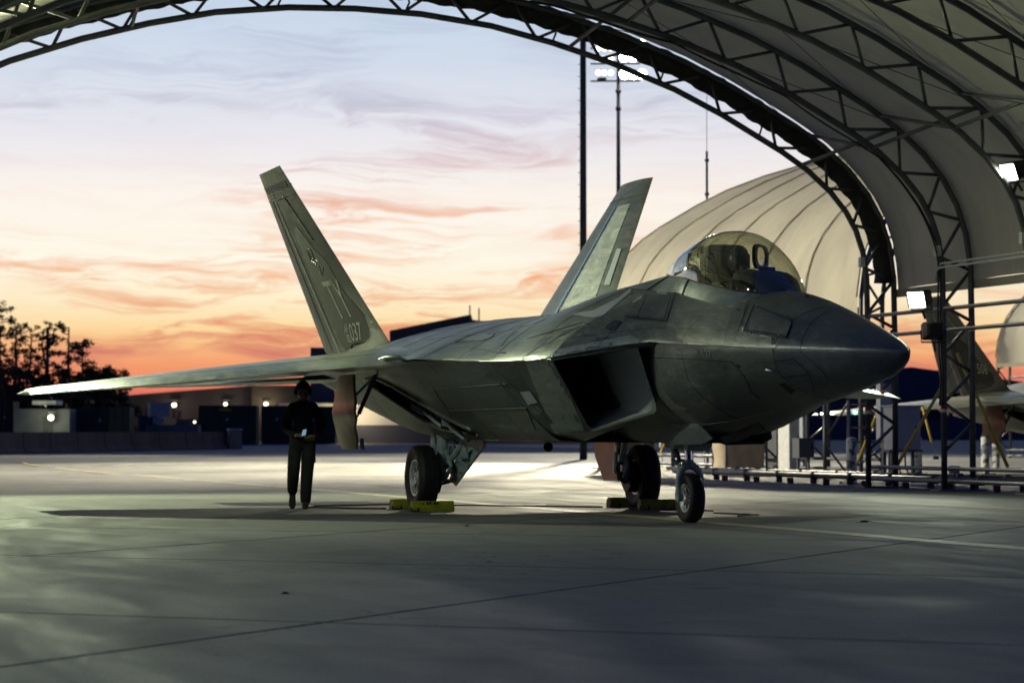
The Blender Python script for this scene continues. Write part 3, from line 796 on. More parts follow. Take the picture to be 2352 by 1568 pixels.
# air intakes
def rounded(pts, r, n=3):
    out = []
    m_ = len(pts)
    for i, p in enumerate(pts):
        a = Vector(pts[i - 1]); b = Vector(pts[(i + 1) % m_]); p = Vector(p)
        u_ = (a - p); v_ = (b - p); ra = min(r[i], u_.length * .45); rb_ = min(r[i], v_.length * .45)
        p0 = p + u_.normalized() * ra; p1 = p + v_.normalized() * rb_
        for k in range(n + 1):
            t_ = k / n; out.append(p0 * (1 - t_) ** 2 + p * 2 * t_ * (1 - t_) + p1 * t_ * t_)
    # extra mid points
    res = []
    for i in range(len(out)):
        res.append(out[i]); q = out[(i + 1) % len(out)]
        if (q - out[i]).length > .3: res += [out[i].lerp(q, 1 / 3), out[i].lerp(q, 2 / 3)]
        else: res += [out[i].lerp(q, .33), out[i].lerp(q, .66)]
    return res
for s in (-1, 1):
    F = [(.86, s * 2.04, 1.905), (-.52, s * 1.08, 1.075), (1.26, s * .88, 1.30), (1.38, s * 1.18, 2.055)]  # TO, BO, BI, TI
    M_ = [tuple(lower_rear(-1.6, s)[0]), tuple(lower_rear(-1.6, s)[25]), (-1.5, s * .78, .955), (-1.5, s * .80, 2.0)]
    mid = [tuple(Vector(F[i]).lerp(Vector(M_[i]), .5) + Vector((0, 0, -.01 if i in (1, 2) else 0))) for i in range(4)]
    q1 = [tuple(Vector(F[i]).lerp(Vector(M_[i]), .22) + Vector((0, 0, -.012 if i in (1, 2) else 0))) for i in range(4)]
    rr = [.03, .13, .12, .05]
    outer = MB().grid([rounded(F, rr), rounded(q1, rr), rounded(mid, rr), rounded(M_, [.02, .08, .05, .05])], True)
    # duct: inset lip then inner walls
    cen = sum((Vector(p) for p in F), Vector()) / 4
    F_in = [Vector(p).lerp(cen, .055) + Vector((-.03, 0, 0)) for p in F]
    shift = lambda dx, dy, dz, sc_: [cen.lerp(p, sc_) + Vector((dx, s * dy, dz)) for p in F_in]
    lipm = MB().grid([rounded(F, rr), rounded([tuple(p) for p in F_in], [.05, .16, .16, .10])], True)
    duct = MB().grid([rounded([tuple(p) for p in q], [.06, .16, .16, .10]) for q in (F_in, shift(-.7, .0, .0, .98), shift(-1.4, -.10, .04, .93), shift(-2.4, -.4, .12, .85), shift(-3.4, -.75, .2, .75))], True)
    endp = rounded([tuple(p) for p in shift(-3.4, -.75, .2, .75)], [.06, .16, .16, .10]); duct.add(endp, [tuple(range(len(endp)))])
    ik = outer.build('air_intake', skin, jet, True, 26)
    lipm.build('intake_lip', skin_pale, ik, True, 40)
    duct.build('intake_duct', ductm, ik, True, 30)

# wings
def air(u_): return (4 * u_ * (1 - u_)) ** .8 * (1.15 - .3 * u_)
def wing_sec(a, le, te, z, th, n=22, droop=.0, droop_at=.14):
    up_, lo_ = [], []
    for i in range(n + 1):
        u_ = (i / n) ** 1.6 if i < n else 1.0
        x = le + (te - le) * u_
        dz_ = -droop * max(0, (droop_at - u_) / droop_at)
        up_.append(Vector((x, a, z + dz_ + th / 2 * air(u_)))); lo_.append(Vector((x, a, z + dz_ - th / 2 * air(u_) * .5)))
    return up_, lo_
WLE = lambda y: -4.245 - (y - 2.4) * .9007
WTE = lambda y: -11.75 + (y - 1.6) * .3057 if y > 1.6 else -11.75
WZ = lambda y: 2.035 - (y - 2.4) * .0875
for s in (-1, 1):
    ys = [1.6, 2.0, 2.4, 2.9, 3.5, 4.3, 5.1, 5.9, 6.4, 6.70, 6.78]
    U, L_ = [], []
    for y in ys:
        le, te = WLE(y), WTE(y)
        if y > 6.6: te = min(te, te) + (y - 6.6) * 1.2
        ch = le - te
        th = ch * interp([1.6, 6.78], [.052, .062], y) * (1 if y < 6.75 else .15)
        up_, lo_ = wing_sec(s * y, le, te, WZ(y) , th, droop=.035 + .01 * (6.78 - y) / 4)
        U.append(up_); L_.append(lo_)
    mb = MB().grid(U).grid(L_)
    tipU, tipL = U[-1], L_[-1]; mb.grid([tipU, tipL])
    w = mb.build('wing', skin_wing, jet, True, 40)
    # leading edge flap gap + root notch
    def wpt(y, u_, off=.004, top=True):
        le, te = WLE(y), WTE(y); ch = le - te; th = ch * interp([1.6, 6.78], [.052, .062], y)
        d_ = -(.035 + .01 * (6.78 - y) / 4) * max(0, (.14 - u_) / .14)
        return Vector((le + (te - le) * u_, s * y, WZ(y) + d_ + (th / 2 * air(u_) + off if top else -th / 2 * air(u_) * .5 - off)))
    for top in (True, False):
        mb = MB(); mb.grid([[wpt(y, .13 + .045 * (y - 2.4) / 4.4, .004, top), wpt(y, .137 + .046 * (y - 2.4) / 4.4, .004, top)] for y in np.linspace(2.5, 6.6, 20)])
        mb.build('flap_gap', seam, w)
    # aileron / flaperon joints underneath and above
    for top in (True, False):
        mb = MB(); mb.grid([[wpt(y, .80, .004, top), wpt(y, .806, .004, top)] for y in np.linspace(2.6, 6.6, 14)]); mb.build('flap_gap', seam, w)
    nl = MB().ball(wpt(6.35, .06, .02), .05, 10, 6, (1.3, 1, .6)).build('wingtip_light', greenglow if s < 0 else red, w, True)
    # fairing notch where the flap meets the body
    nt = MB(); a_ = wpt(2.42, .012, .01)
    nt.tube([a_ + Vector((.22, -s * .05, .01)), a_ + Vector((.05, s * .02, .045)), a_ + Vector((-.22, s * .10, .05)), a_ + Vector((-.55, s * .16, .03))], [.008, .03, .04, .012], 8)
    nt.build('flap_root_fairing', skin, w, True)
point('wingtip_lamp', (-8.45, -6.35, 1.84), 9, (.1, 1, .5), .05)

# tailplanes
for s in (-1, 1):
    secs = []
    for y in (1.55, 2.2, 3.0, 3.8, 4.3, 4.42):
        le = -9.35 - (y - 1.55) * .84; te = interp([1.55, 3.2, 4.42], [-12.6, -13.3, -13.06], y)
        secs.append(wing_sec(s * y, le, te, 1.915 - (y - 1.55) * .035, (le - te) * .045 * (1 if y < 4.4 else .2), 14))
    mb = MB().grid([a for a, b in secs]).grid([b for a, b in secs]).grid([secs[-1][0], secs[-1][1]])
    mb.build('tailplane', skin_wing, jet, True, 40)

# fins with rudders
CS, SN = math.cos(R(28)), math.sin(R(28))
def fin_pt(s, u_, v_, side=1, off=0):
    """u 0 leading edge .. 1 trailing edge, v 0 root .. 1 tip, side +1 outboard"""
    LE = Vector((-7.72, 1.50, 2.16)).lerp(Vector((-9.143, 2.985, 5.08)), v_)
    TE = Vector((-12.02, 1.50, 2.16)).lerp(Vector((-10.62, 2.985, 5.08)), v_)
    ch = (LE - TE).length; p = LE.lerp(TE, u_)
    n = Vector((0, CS, -SN)) * side
    th = ch * .052 / 2 * (4 * u_ * (1 - u_)) ** .75
    p = p + n * (th + off); p.y *= s
    return p
for s in (-1, 1):
    nu, nv = 18, 10; us = [(i / nu) ** 1.3 for i in range(nu + 1)]
    ru = lambda v_: .70 - .02 * v_
    mb = MB()
    for side in (1, -1):
        mb.grid([[fin_pt(s, u_ * ru(v_), v_, side) for u_ in us] for v_ in [k / nv for k in range(nv + 1)]])
    mb.grid([[fin_pt(s, u_ * ru(1), 1, side) for u_ in us] for side in (1, -1)])
    mb.grid([[fin_pt(s, ru(v_), v_, side) for v_ in [k / nv for k in range(nv + 1)]] for side in (1, -1)])
    fin = mb.build('tail_fin', skin_fin, jet, True, 30)
    mb = MB(); vv = [.07 + .93 * k / nv for k in range(nv + 1)]
    uu = [k / 8 for k in range(9)]
    G = lambda v_: ru(v_) + .008
    for side in (1, -1):
        mb.grid([[fin_pt(s, G(v_) + (1 - G(v_)) * u_, v_, side) for u_ in uu] for v_ in vv])
    for v_ in (vv[0], 1): mb.grid([[fin_pt(s, G(v_) + (1 - G(v_)) * u_, v_, side) for u_ in uu] for side in (1, -1)])
    mb.grid([[fin_pt(s, G(v_), v_, side) for v_ in vv] for side in (1, -1)])
    mb.build('rudder', skin_fin, fin, True, 30)
    def fpatch(name, poly, mat, side, off=.006):
        """polygon in (u, v) laid on the fin"""
        bm = bmesh.new(); vs = [bm.verts.new((a, b, 0)) for a, b in poly]; bm.faces.new(vs)
        for k in range(1, 20):
            for ax, co in (((1, 0, 0), (k / 20, 0, 0)), ((0, 1, 0), (0, k / 20, 0))):
                bmesh.ops.bisect_plane(bm, geom=bm.verts[:] + bm.edges[:] + bm.faces[:], plane_co=co, plane_no=ax)
        bm.verts.ensure_lookup_table()
        mbx = MB(); mbx.add([fin_pt(s, v_.co.x, v_.co.y, side, off) for v_ in bm.verts], [tuple(x.index for x in f_.verts) for f_ in bm.faces]); bm.free()
        return mbx.build(name, mat, fin, True)
    # inboard side: pale panel painting in the lamp light on this face, silver rudder seal, edge treatments
    fpatch('fin_lit_panel', [(.16, .06), (.64, .06), (.60, .86), (.30, .86)], skin_finlit, -1)
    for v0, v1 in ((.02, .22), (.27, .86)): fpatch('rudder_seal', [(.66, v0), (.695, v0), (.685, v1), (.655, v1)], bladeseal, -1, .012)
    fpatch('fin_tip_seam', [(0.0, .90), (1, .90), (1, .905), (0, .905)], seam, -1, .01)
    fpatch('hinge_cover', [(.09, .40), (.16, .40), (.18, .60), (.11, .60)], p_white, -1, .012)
    if s > 0:
        pass
    fpatch('fin_tip_seam', [(0.0, .86), (1, .86), (1, .864), (0, .864)], seam, 1, .01)
    fpatch('rudder_edge_strip', [(.66, .03), (.70, .03), (.69, .9), (.655, .9)], p_light, 1, .008)
    fpatch('rudder_panel', [(.80, .08), (.90, .08), (.90, .86), (.78, .86)], p_dark, 1, .008)

# nozzles
for s in (-1, 1):
    mb = MB(); rows = []
    for X, y0, y1, z0, z1 in ((-11.9, .15, 1.45, 1.66, 2.36), (-12.6, .2, 1.3, 1.74, 2.26), (-13.0, .24, 1.2, 1.85, 2.12), (-12.7, .3, 1.1, 1.88, 2.08)):
        rows.append([(X, s * y0, z0), (X, s * y1, z0), (X - (.0 if X > -12 else .05), s * y1, (z0 + z1) / 2), (X, s * y1, z1), (X, s * y0, z1), (X - (.0 if X > -12 else .05), s * y0, (z0 + z1) / 2)])
    mb.grid(rows, True); mb.build('exhaust_nozzle', nozm, jet, False)

# canopy
CW0 = tab((3.46, .02), (3.40, .13), (3.25, .26), (3.0, .38), (2.6, .48), (2.1, .545), (1.5, .575), (.9, .57), (.3, .53), (-.2, .44), (-.55, .31), (-.8, .12))
CT0 = tab((3.46, 2.60), (3.39, 2.66), (3.22, 2.77), (3.05, 2.875), (2.7, 3.07), (2.45, 3.17), (2.21, 3.25), (1.9, 3.32), (1.58, 3.36), (1.25, 3.38), (.92, 3.375), (.6, 3.345), (.23, 3.29), (-.34, 3.155), (-.8, 3.02))
CB0 = tab((3.46, 2.59), (3.2, 2.60), (2.6, 2.66), (1.93, 2.74), (1.4, 2.80), (.96, 2.86), (.4, 2.90), (-.2, 2.95), (-.8, 3.0))
cx_ = lambda X: (X - .40) / .75
CB = lambda X: CB0(cx_(X)) - .05
CW = lambda X: CW0(cx_(X)) * .87
CT = lambda X: CB(X) + (CT0(cx_(X)) - CB0(cx_(X))) * 1.09
def can_row(X, n=24, f=1.0, a0=0):
    w_, t_, b_ = CW(X) * f, CT(X), CB(X)
    return [Vector((X, -w_ * math.cos(math.pi * k / n), b_ + (t_ - b_) * f * math.sin(math.pi * k / n) ** .92)) for k in range(n + 1)]
xsC = sm(-.2, 2.995, .07)
can = MB().grid([can_row(x) for x in xsC]).build('canopy_glass', gl, jet, True)
# frame band round the glass foot
rows = []
for sgn in (-1, 1):
    rows = []
    for X in xsC:
        w_, b_ = CW(X), CB(X)
        zlow = b_ - .15; yc_, zc_, zt_, be = YC(X), YC(X, 2), ZT(X), BX(X)
        # where the body skin has this height
        q = max(0, min(1, (zlow - zc_) / max(.01, zt_ - zc_))) ** (1 / be)
        yl = max(w_ + .02, yc_ * math.cos(math.asin(min(1, q))) + .004)
        rows.append([Vector((X, sgn * (w_ - .004), b_ + .03)), Vector((X, sgn * (w_ + .012), b_ + .012)), Vector((X, sgn * (w_ + .015 + (yl - w_) * .45), b_ - .06)), Vector((X, sgn * yl, zlow))])
    fr_ = MB().grid(rows).build('canopy_frame', skin_frame, can, True)
    for X in (.45, 1.25):
        i = min(range(len(xsC)), key=lambda k: abs(xsC[k] - X)); r_ = rows[i]
        MB().tube([p + Vector((0, sgn * .004, .003)) for p in r_], .008, 4).build('frame_joint', seam, can)
    MB().tube([r_[3] + Vector((0, sgn * .005, .0)) for r_ in rows], .008, 4).build('frame_seal', seam, can, True)
    MB().tube([r_[0] + Vector((0, sgn * .008, .0)) for r_ in rows], .007, 4).build('frame_seal', seam, can, True)
# bow ring inside the rear of the canopy
MB().tube([p for p in can_row(.55, 24, .97)], .012, 6).build('canopy_arch', skin_dark, can, True)
# cockpit tub, glare shield, seat, head-up display
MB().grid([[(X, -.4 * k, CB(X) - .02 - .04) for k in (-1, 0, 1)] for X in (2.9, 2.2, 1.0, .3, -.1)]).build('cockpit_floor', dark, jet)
rows = []
for X, z_, w_ in ((2.9, 2.62, .16), (2.75, 2.72, .24), (2.6, 2.80, .28), (2.4, 2.86, .31), (2.12, 2.89, .33), (2.10, 2.6, .33)):
    rows.append([Vector((X, w_ * math.cos(math.pi * k / 8), z_ - .12 + .12 * math.sin(math.pi * k / 8) ** .6)) if X > 2.105 else Vector((X, w_ * math.cos(math.pi * k / 8), z_)) for k in range(9)])
MB().grid(rows)  .build('glare_shield', curtain_m, jet, True, 40)
hud = bpy.data.objects.new('head_up_display', None); C.objects.link(hud); hud.parent = jet
def rr_(cx, cz, w_, h_, r_, n=4):
    out = []
    for (sx, sz, a0) in ((1, 1, 0), (-1, 1, 90), (-1, -1, 180), (1, -1, 270)):
        for k in range(n + 1):
            a = R(a0 + 90 * k / n); out.append((cx + sx * (w_ - r_) + r_ * math.cos(a), cz + sz * (h_ - r_) + r_ * math.sin(a)))
    return out
# combiner faces the pilot but is wide: frame in a plane turned a little so that it reads as a ring
def hp(a, b, d=0): return Vector((2.17 + .28 * a + d, -.02 - .20 * a + d * .4, 3.0 + b))
ring_o = [hp((x_ - 0) / .19, z_) for x_, z_ in rr_(0, .02, .19, .135, .09)]
ring_i = [hp((x_ - 0) / .19, z_) for x_, z_ in rr_(-.015, .03, .145, .105, .085)]
off_ = Vector((.02, .03, 0))
mb = MB(); n_ = len(ring_o)
mb.add(ring_o + ring_i + [p + off_ for p in ring_o] + [p + off_ for p in ring_i], [(i, (i + 1) % n_, n_ + (i + 1) % n_, n_ + i) for i in range(n_)] + [(2 * n_ + i, 3 * n_ + i, 3 * n_ + (i + 1) % n_, 2 * n_ + (i + 1) % n_) for i in range(n_)]
       + [(i, 2 * n_ + i, 2 * n_ + (i + 1) % n_, (i + 1) % n_) for i in range(n_)] + [(n_ + i, n_ + (i + 1) % n_, 3 * n_ + (i + 1) % n_, 3 * n_ + i) for i in range(n_)])
mb.build('combiner_frame', black, hud, False, 30)
MB().add([p + off_ * .5 for p in ring_i], [tuple(range(n_))]).build('combiner_glass', hudg, hud)
MB().box((2.2, 0, 2.82), (.3, .2, .16)).build('projector', black, hud)
seat = bpy.data.objects.new('ejection_seat', None); C.objects.link(seat); seat.parent = jet
mb = MB(); rows = []
for X0, X1, z_, w_ in ((.62, 1.30, 2.62, .27), (.60, 1.30, 2.9, .27), (.64, 1.30, 3.08, .26), (.72, 1.27, 3.18, .24), (.80, 1.22, 3.225, .20), (.9, 1.14, 3.235, .14)):
    rows.append([(X0, -w_, z_), (X1 - .06, -w_, z_), (X1, -w_ * .5, z_), (X1, w_ * .5, z_), (X1 - .06, w_, z_), (X0, w_, z_)])
mb.grid(rows, True); mb.add([rows[-1][k] for k in range(6)], [tuple(range(6))]); mb.build('backrest', seat_m, seat, True, 30)
MB().box((.50, -.1, 3.05), (.16, .3, .24)).build('headrest', black, seat)
for k in range(4):
    MB().tube([(.72 + k * .16, -.275, 2.64), (.74 + k * .15, -.277, 2.95), (.80 + k * .1, -.235, 3.19)], .012, 5).build('harness_strap', black, seat, True)
# aft deck gear
mb = MB(); mb.box((.28, 0, 2.90), (.5, .46, .14)); mb.box((.18, -.06, 2.99), (.2, .22, .08)); mb.build('aft_deck_unit', seat_m, jet)
mb = MB(); mb.tube([(.48, -.16, 2.9), (.44, -.16, 3.06), (.38, -.14, 3.12)], [.05, .045, .03], 8); mb.tube([(.26, -.16, 2.92), (.22, -.16, 3.0), (.32, -.16, 3.07), (.42, -.16, 3.0)], .018, 6); mb.build('canopy_actuator', black, jet, True)
for k in range(3): MB().tube([(.55, -.20 + .1 * k, 2.9), (.36 - .05 * k, -.2 + .1 * k, 3.0 + .02 * k), (.08, -.12 + .06 * k, 2.94)], .01, 5).build('hose', hose, jet, True)

# ------------------------------------------------------------------ landing gear
def wheel(c, r_, w_, hubside, name_parent, spokes=8, hub_r=.52):
    a = bpy.data.objects.new('wheel', None); C.objects.link(a); a.parent = name_parent
    hw = w_ / 2
    prof = [(-hw * .70, r_ * (hub_r + .02)), (-hw * .92, r_ * .70), (-hw, r_ * .84), (-hw * .9, r_ * .94), (-hw * .62, r_ * .985)]
    for g_ in (-.42, -.14, .14, .42):
        prof += [(hw * (g_ - .05), r_), (hw * (g_ - .035), r_ * .978), (hw * (g_ + .035), r_ * .978), (hw * (g_ + .05), r_)]
    prof += [(hw * .62, r_ * .985), (hw * .9, r_ * .94), (hw, r_ * .84), (hw * .92, r_ * .70), (hw * .70, r_ * (hub_r + .02))]
    ty = MB().lathe(c, (0, 1, 0), prof, 48); 
    # flatten the contact patch
    ty.v = [(x, y, max(z, .004)) for x, y, z in ty.v]
    ty.build('tyre', rubber, a, True, 50)
    hb = MB().lathe(c, (0, 1, 0), [(-hw * .62, .001), (-hw * .62, r_ * .16), (-hw * .40, r_ * .18), (-hw * .40, r_ * .42), (-hw * .72, r_ * (hub_r - .03)), (-hw * .74, r_ * (hub_r + .02)), (hw * .74, r_ * (hub_r + .02)), (hw * .72, r_ * (hub_r - .03)), (hw * .40, r_ * .42), (hw * .40, r_ * .18), (hw * .62, r_ * .16), (hw * .62, .001)], 40)
    h = hb.build('rim', hubm, a, True, 35)
    for k in range(spokes):
        an = 2 * math.pi * k / spokes
        for sd in (-1, 1):
            q = Vector(c) + Vector((math.cos(an) * r_ * .31, sd * hw * .42, math.sin(an) * r_ * .31))
            Mx = Matrix.Rotation(-an, 3, 'Y')
            MB().box(q, (r_ * .20, .012, r_ * .09), M=Mx).build('rim_slot', black, h)
    MB().lathe(c, (0, 1, 0), [(-hw * .68, .001), (-hw * .68, r_ * .08), (hw * .68, r_ * .08), (hw * .68, .001)], 12).build('axle_cap', chrome, a, True, 40)
    return a
ng = bpy.data.objects.new('nose_gear', None); C.objects.link(ng); ng.parent = jet
wheel((0, 0, .292), .295, .19, -1, ng, 8, .56)
def gpart(name, mat, fn, parent, ang=35): mb = MB(); fn(mb); return mb.build(name, mat, parent, True, ang)
gpart('strut', chrome, lambda b: b.tube([(-.03, 0, .68), (-.08, 0, 1.0)], .045, 16), ng)
gpart('strut_sleeve', gearm, lambda b: (b.tube([(-.075, 0, .90), (-.13, 0, 1.3)], .075, 16), b.tube([(-.075, 0, .885), (-.078, 0, .905)], .09, 16)), ng)
def forkf(b):
    for s in (-1, 1):
        b.tube([(0, s * .135, .29), (-.005, s * .145, .40), (-.01, s * .145, .52), (-.015, s * .115, .615), (-.02, s * .06, .665), (-.025, 0, .685)], [.035, .032, .038, .042, .05, .055], 10)
        b.tube([(0, s * .10, .292), (0, s * .165, .292)], .045, 12)
    b.tube([(-.02, 0, .66), (-.03, 0, .74)], .06, 12)
gpart('fork', gearm, forkf, ng)
def torque(b):
    b.tube([(-.06, -.02, .72), (-.27, -.02, .74), (-.30, -.02, .73)], [.03, .02, .03], 8)
    b.tube([(-.29, -.02, .73), (-.40, -.02, .86), (-.20, -.02, .95)], [.03, .028, .03], 8)
    b.tube([(-.40, -.06, .74), (-.26, -.06, .70)], .025, 8)
gpart('torque_link', gearm, torque, ng)
gpart('drag_brace', gearm, lambda b: (b.tube([(-.42, -.10, 1.0), (-.30, -.06, .78)], .035, 8), b.tube([(-.45, -.12, 1.02), (-.42, -.10, .90)], .055, 10)), ng)
gpart('steering_unit', gearm, lambda b: (b.tube([(-.1, -.18, .93), (-.1, .18, .93)], .055, 12), b.tube([(.12, -.1, .92), (.12, .12, .92)], .07, 12)), ng)
gpart('landing_lamp', gearm, lambda b: b.lathe((.10, .16, .93), (1, 0, -.1), [(-.08, .02), (-.05, .06), (.03, .075), (.03, .001)], 14), ng)
for k in range(3): gpart('hose', hose, lambda b: b.tube([(-.12, -.07 + .05 * k, .98), (-.20 - .03 * k, -.09, .86), (-.14, -.08, .76), (-.04, -.10, .66)], .009, 6), ng)
# nose gear doors
for s in (-1, 1):
    o2 = [(.05, s * .46, .97), (.35, s * .52, 1.05), (.74, s * .56, 1.20), (1.55, s * .54, 1.20), (1.78, s * .51, 1.08), (1.90, s * .48, 1.0), (1.5, s * .44, .935), (.45, s * .43, .92)]
    if s > 0: o2 = [(min(x, 1.62) if x < 1.8 else 1.70, y * .70, z) for x, y, z in o2]
    MB().prism(o2, (0, -s * .025, 0)).build('nose_gear_door', skin_frame, jet, False, 30)
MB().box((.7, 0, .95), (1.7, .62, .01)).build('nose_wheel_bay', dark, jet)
for k in range(7):
    MB().tube([(1.1 + k * .09, -.25, .975), (1.14 + k * .09, .1, .975)], .025, 6).build('bay_pipe', hose, jet)
gpart('forward_bay_door', skin_dark, lambda b: b.prism([(1.9, -.40, 1.01), (2.4, -.38, 1.09), (2.75, -.3, 1.17), (2.72, -.2, 1.11), (2.35, -.3, .99), (2.0, -.36, .945)], (0, .02, 0)), jet)

for s in (-1, 1):
    mg = bpy.data.objects.new('main_gear', None); C.objects.link(mg); mg.parent = jet
    wheel((-6.04, s * 1.635, .452), .457, .29, s, mg, 8, .54)
    gpart('strut', gearm, lambda b: (b.tube([(-6.12, s * 1.34, .40), (-6.10, s * 1.33, .75), (-6.05, s * 1.30, 1.25)], [.085, .075, .10], 14), b.tube([(-6.04, s * 1.55, .452), (-6.08, s * 1.28, .452)], .07, 12)), mg)
    gpart('strut_piston', chrome, lambda b: b.tube([(-6.02, s * 1.22, .5), (-5.98, s * 1.22, .9)], .035, 12), mg)
    gpart('side_brace', gearm, lambda b: (b.tube([(-6.02, s * 1.30, .60), (-5.35, s * 1.15, 1.05)], .045, 10), b.tube([(-6.1, s * 1.25, 1.1), (-5.7, s * 1.18, .86)], .03, 8)), mg)
    gpart('torque_link', gearm, lambda b: (b.tube([(-5.95, s * 1.33, .42), (-5.72, s * 1.30, .62), (-5.95, s * 1.31, .82)], [.035, .025, .035], 8)), mg)
    gpart('brake', hose, lambda b: b.lathe((-6.04, s * 1.46, .452), (0, 1, 0), [(-.07, .10), (-.07, .21), (.06, .22), (.06, .1)], 24), mg)
    rnd = random.Random(11)
    for k in range(8):
        a_ = rnd.random()
        gpart('hose', hose, lambda b: b.tube([(-6.0 + .1 * a_, s * 1.22, 1.1 - .1 * a_), (-5.82 + .1 * a_, s * (1.2 + .03 * a_), .9 - .1 * a_), (-5.95 + .12 * a_, s * 1.24, .68), (-5.86 + .1 * a_, s * 1.22, .5 - .1 * a_), (-6.0, s * 1.36, .36)], .008 + .006 * a_, 6), mg)
    for k in range(4):
        gpart('fitting', hubm if k % 2 else gearm, lambda b: b.box((-6.0 + .12 * k, s * 1.2, 1.0 - .14 * k), (.07, .05, .09)), mg)
    if s < 0:
        # forward strut door, hung slantwise ahead of the right leg
        gpart('strut_door', gearm, lambda b: b.prism([(-5.95, -1.18, .34), (-6.12, -1.22, .42), (-5.55, -1.20, .98), (-4.95, -1.18, 1.02), (-4.72, -1.16, .985), (-4.62, -1.16, .90)], (0, .03, 0)), mg, 20)
        gpart('door_bracket', gearm, lambda b: (b.tube([(-5.1, -1.2, .86), (-5.45, -1.24, .70), (-5.2, -1.2, .62)], .025, 6), b.box((-5.35, -1.22, .78), (.28, .03, .12))), mg)
        gpart('stencil_plate', p_white, lambda b: b.prism([(-5.62, -1.215, .70), (-5.42, -1.215, .92), (-5.30, -1.215, .86), (-5.44, -1.215, .66)], (0, .01, 0)), mg)
    gpart('leg_door', gearm, lambda b: b.prism([(-6.22, s * 1.46, .55), (-6.30, s * 1.44, 1.2), (-6.18, s * 1.42, 1.2), (-6.12, s * 1.45, .55)], (0, -s * .02, 0)), mg, 20)
    if s > 0:
        gpart('inner_gear_door', warm_lit, lambda b: b.grid([[(X, s * 1.28, z_), (X, s * 1.255, z_)] for X, z_ in ((-7.08, 1.02), (-6.12, 1.02), (-6.03, .40), (-6.62, .39), (-7.0, .75), (-7.08, 1.02))]).add([(X, s * y_, z_) for y_ in (1.28, 1.255) for X, z_ in ((-7.08, 1.02), (-6.12, 1.02), (-6.03, .40), (-6.62, .39), (-7.0, .75))], [(0, 1, 2, 3, 4), (9, 8, 7, 6, 5)]), mg, 20)
    # outer gear door, bulged, its brown paints in warm reflected light
    rows = []
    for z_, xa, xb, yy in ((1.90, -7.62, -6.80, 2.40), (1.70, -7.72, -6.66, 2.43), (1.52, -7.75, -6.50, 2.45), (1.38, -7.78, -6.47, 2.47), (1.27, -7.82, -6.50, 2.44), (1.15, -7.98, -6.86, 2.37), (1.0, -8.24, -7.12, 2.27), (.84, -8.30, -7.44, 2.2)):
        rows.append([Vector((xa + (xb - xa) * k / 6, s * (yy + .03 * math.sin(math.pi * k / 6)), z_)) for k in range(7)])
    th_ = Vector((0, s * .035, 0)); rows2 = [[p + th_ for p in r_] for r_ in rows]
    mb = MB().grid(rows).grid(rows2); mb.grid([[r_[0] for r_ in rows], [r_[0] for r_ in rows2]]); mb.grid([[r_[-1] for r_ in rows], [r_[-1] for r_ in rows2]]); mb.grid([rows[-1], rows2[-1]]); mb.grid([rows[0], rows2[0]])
    gd = mb.build('outer_gear_door', warm_lit, jet, True, 40); gd['label'] = 'brown-lit outer main gear door hanging below the wing'
    gpart('door_actuator', hose, lambda b: (b.tube([(-6.45, s * 2.2, 1.88), (-6.75, s * 2.36, 1.35)], .03, 8), b.tube([(-6.5, s * 2.25, 1.75), (-6.85, s * 2.36, 1.3)], .014, 6)), gd)
    gpart('door_hinge', gearm, lambda b: b.tube([(-6.55, s * 2.15, 1.9), (-6.9, s * 2.38, 1.6)], .02, 6), gd)
    gpart('door_latch', gearm, lambda b: (b.box((-7.36, s * 2.16, .92), (.05, .05, .16)), b.box((-7.32, s * 2.16, .86), (.06, .05, .05))), gd)
# belly sphere under the weapons bay
MB().ball((-5.37, 0, .88), .068, 14, 8).tube([(-5.37, 0, .92), (-5.37, 0, .97)], .012, 6).build('belly_antenna', dark, jet, True)

# ------------------------------------------------------------------ markings and panels laid on the skin (3D patches that follow the surface)
bpy.context.view_layer.update()
def bvh_of(objs):
    vs, fs = [], []
    for o in objs:
        M4 = o.matrix_world; k = len(vs)
        vs += [M4 @ v.co for v in o.data.vertices]; fs += [tuple(i + k for i in p.vertices) for p in o.data.polygons]
    return BVHTree.FromPolygons(vs, fs)
skin_objs = [o for o in jet.children_recursive if o.name.split('.')[0] in ('fuselage', 'nose_cone', 'air_intake', 'wing', 'nose_gear_door')]
fin_r = [o for o in jet.children_recursive if o.name.split('.')[0] in ('tail_fin', 'rudder')][:2]
B_SKIN, B_FIN = bvh_of(skin_objs), bvh_of(fin_r)
def on_skin(px, py, bvh, off):
    d = ray(px, py).normalized(); h_ = bvh.ray_cast(CAM, d)
    if h_[0] is None: return None
    n = h_[1]
    if n.dot(d) > 0: n = -n
    return h_[0] + n * off
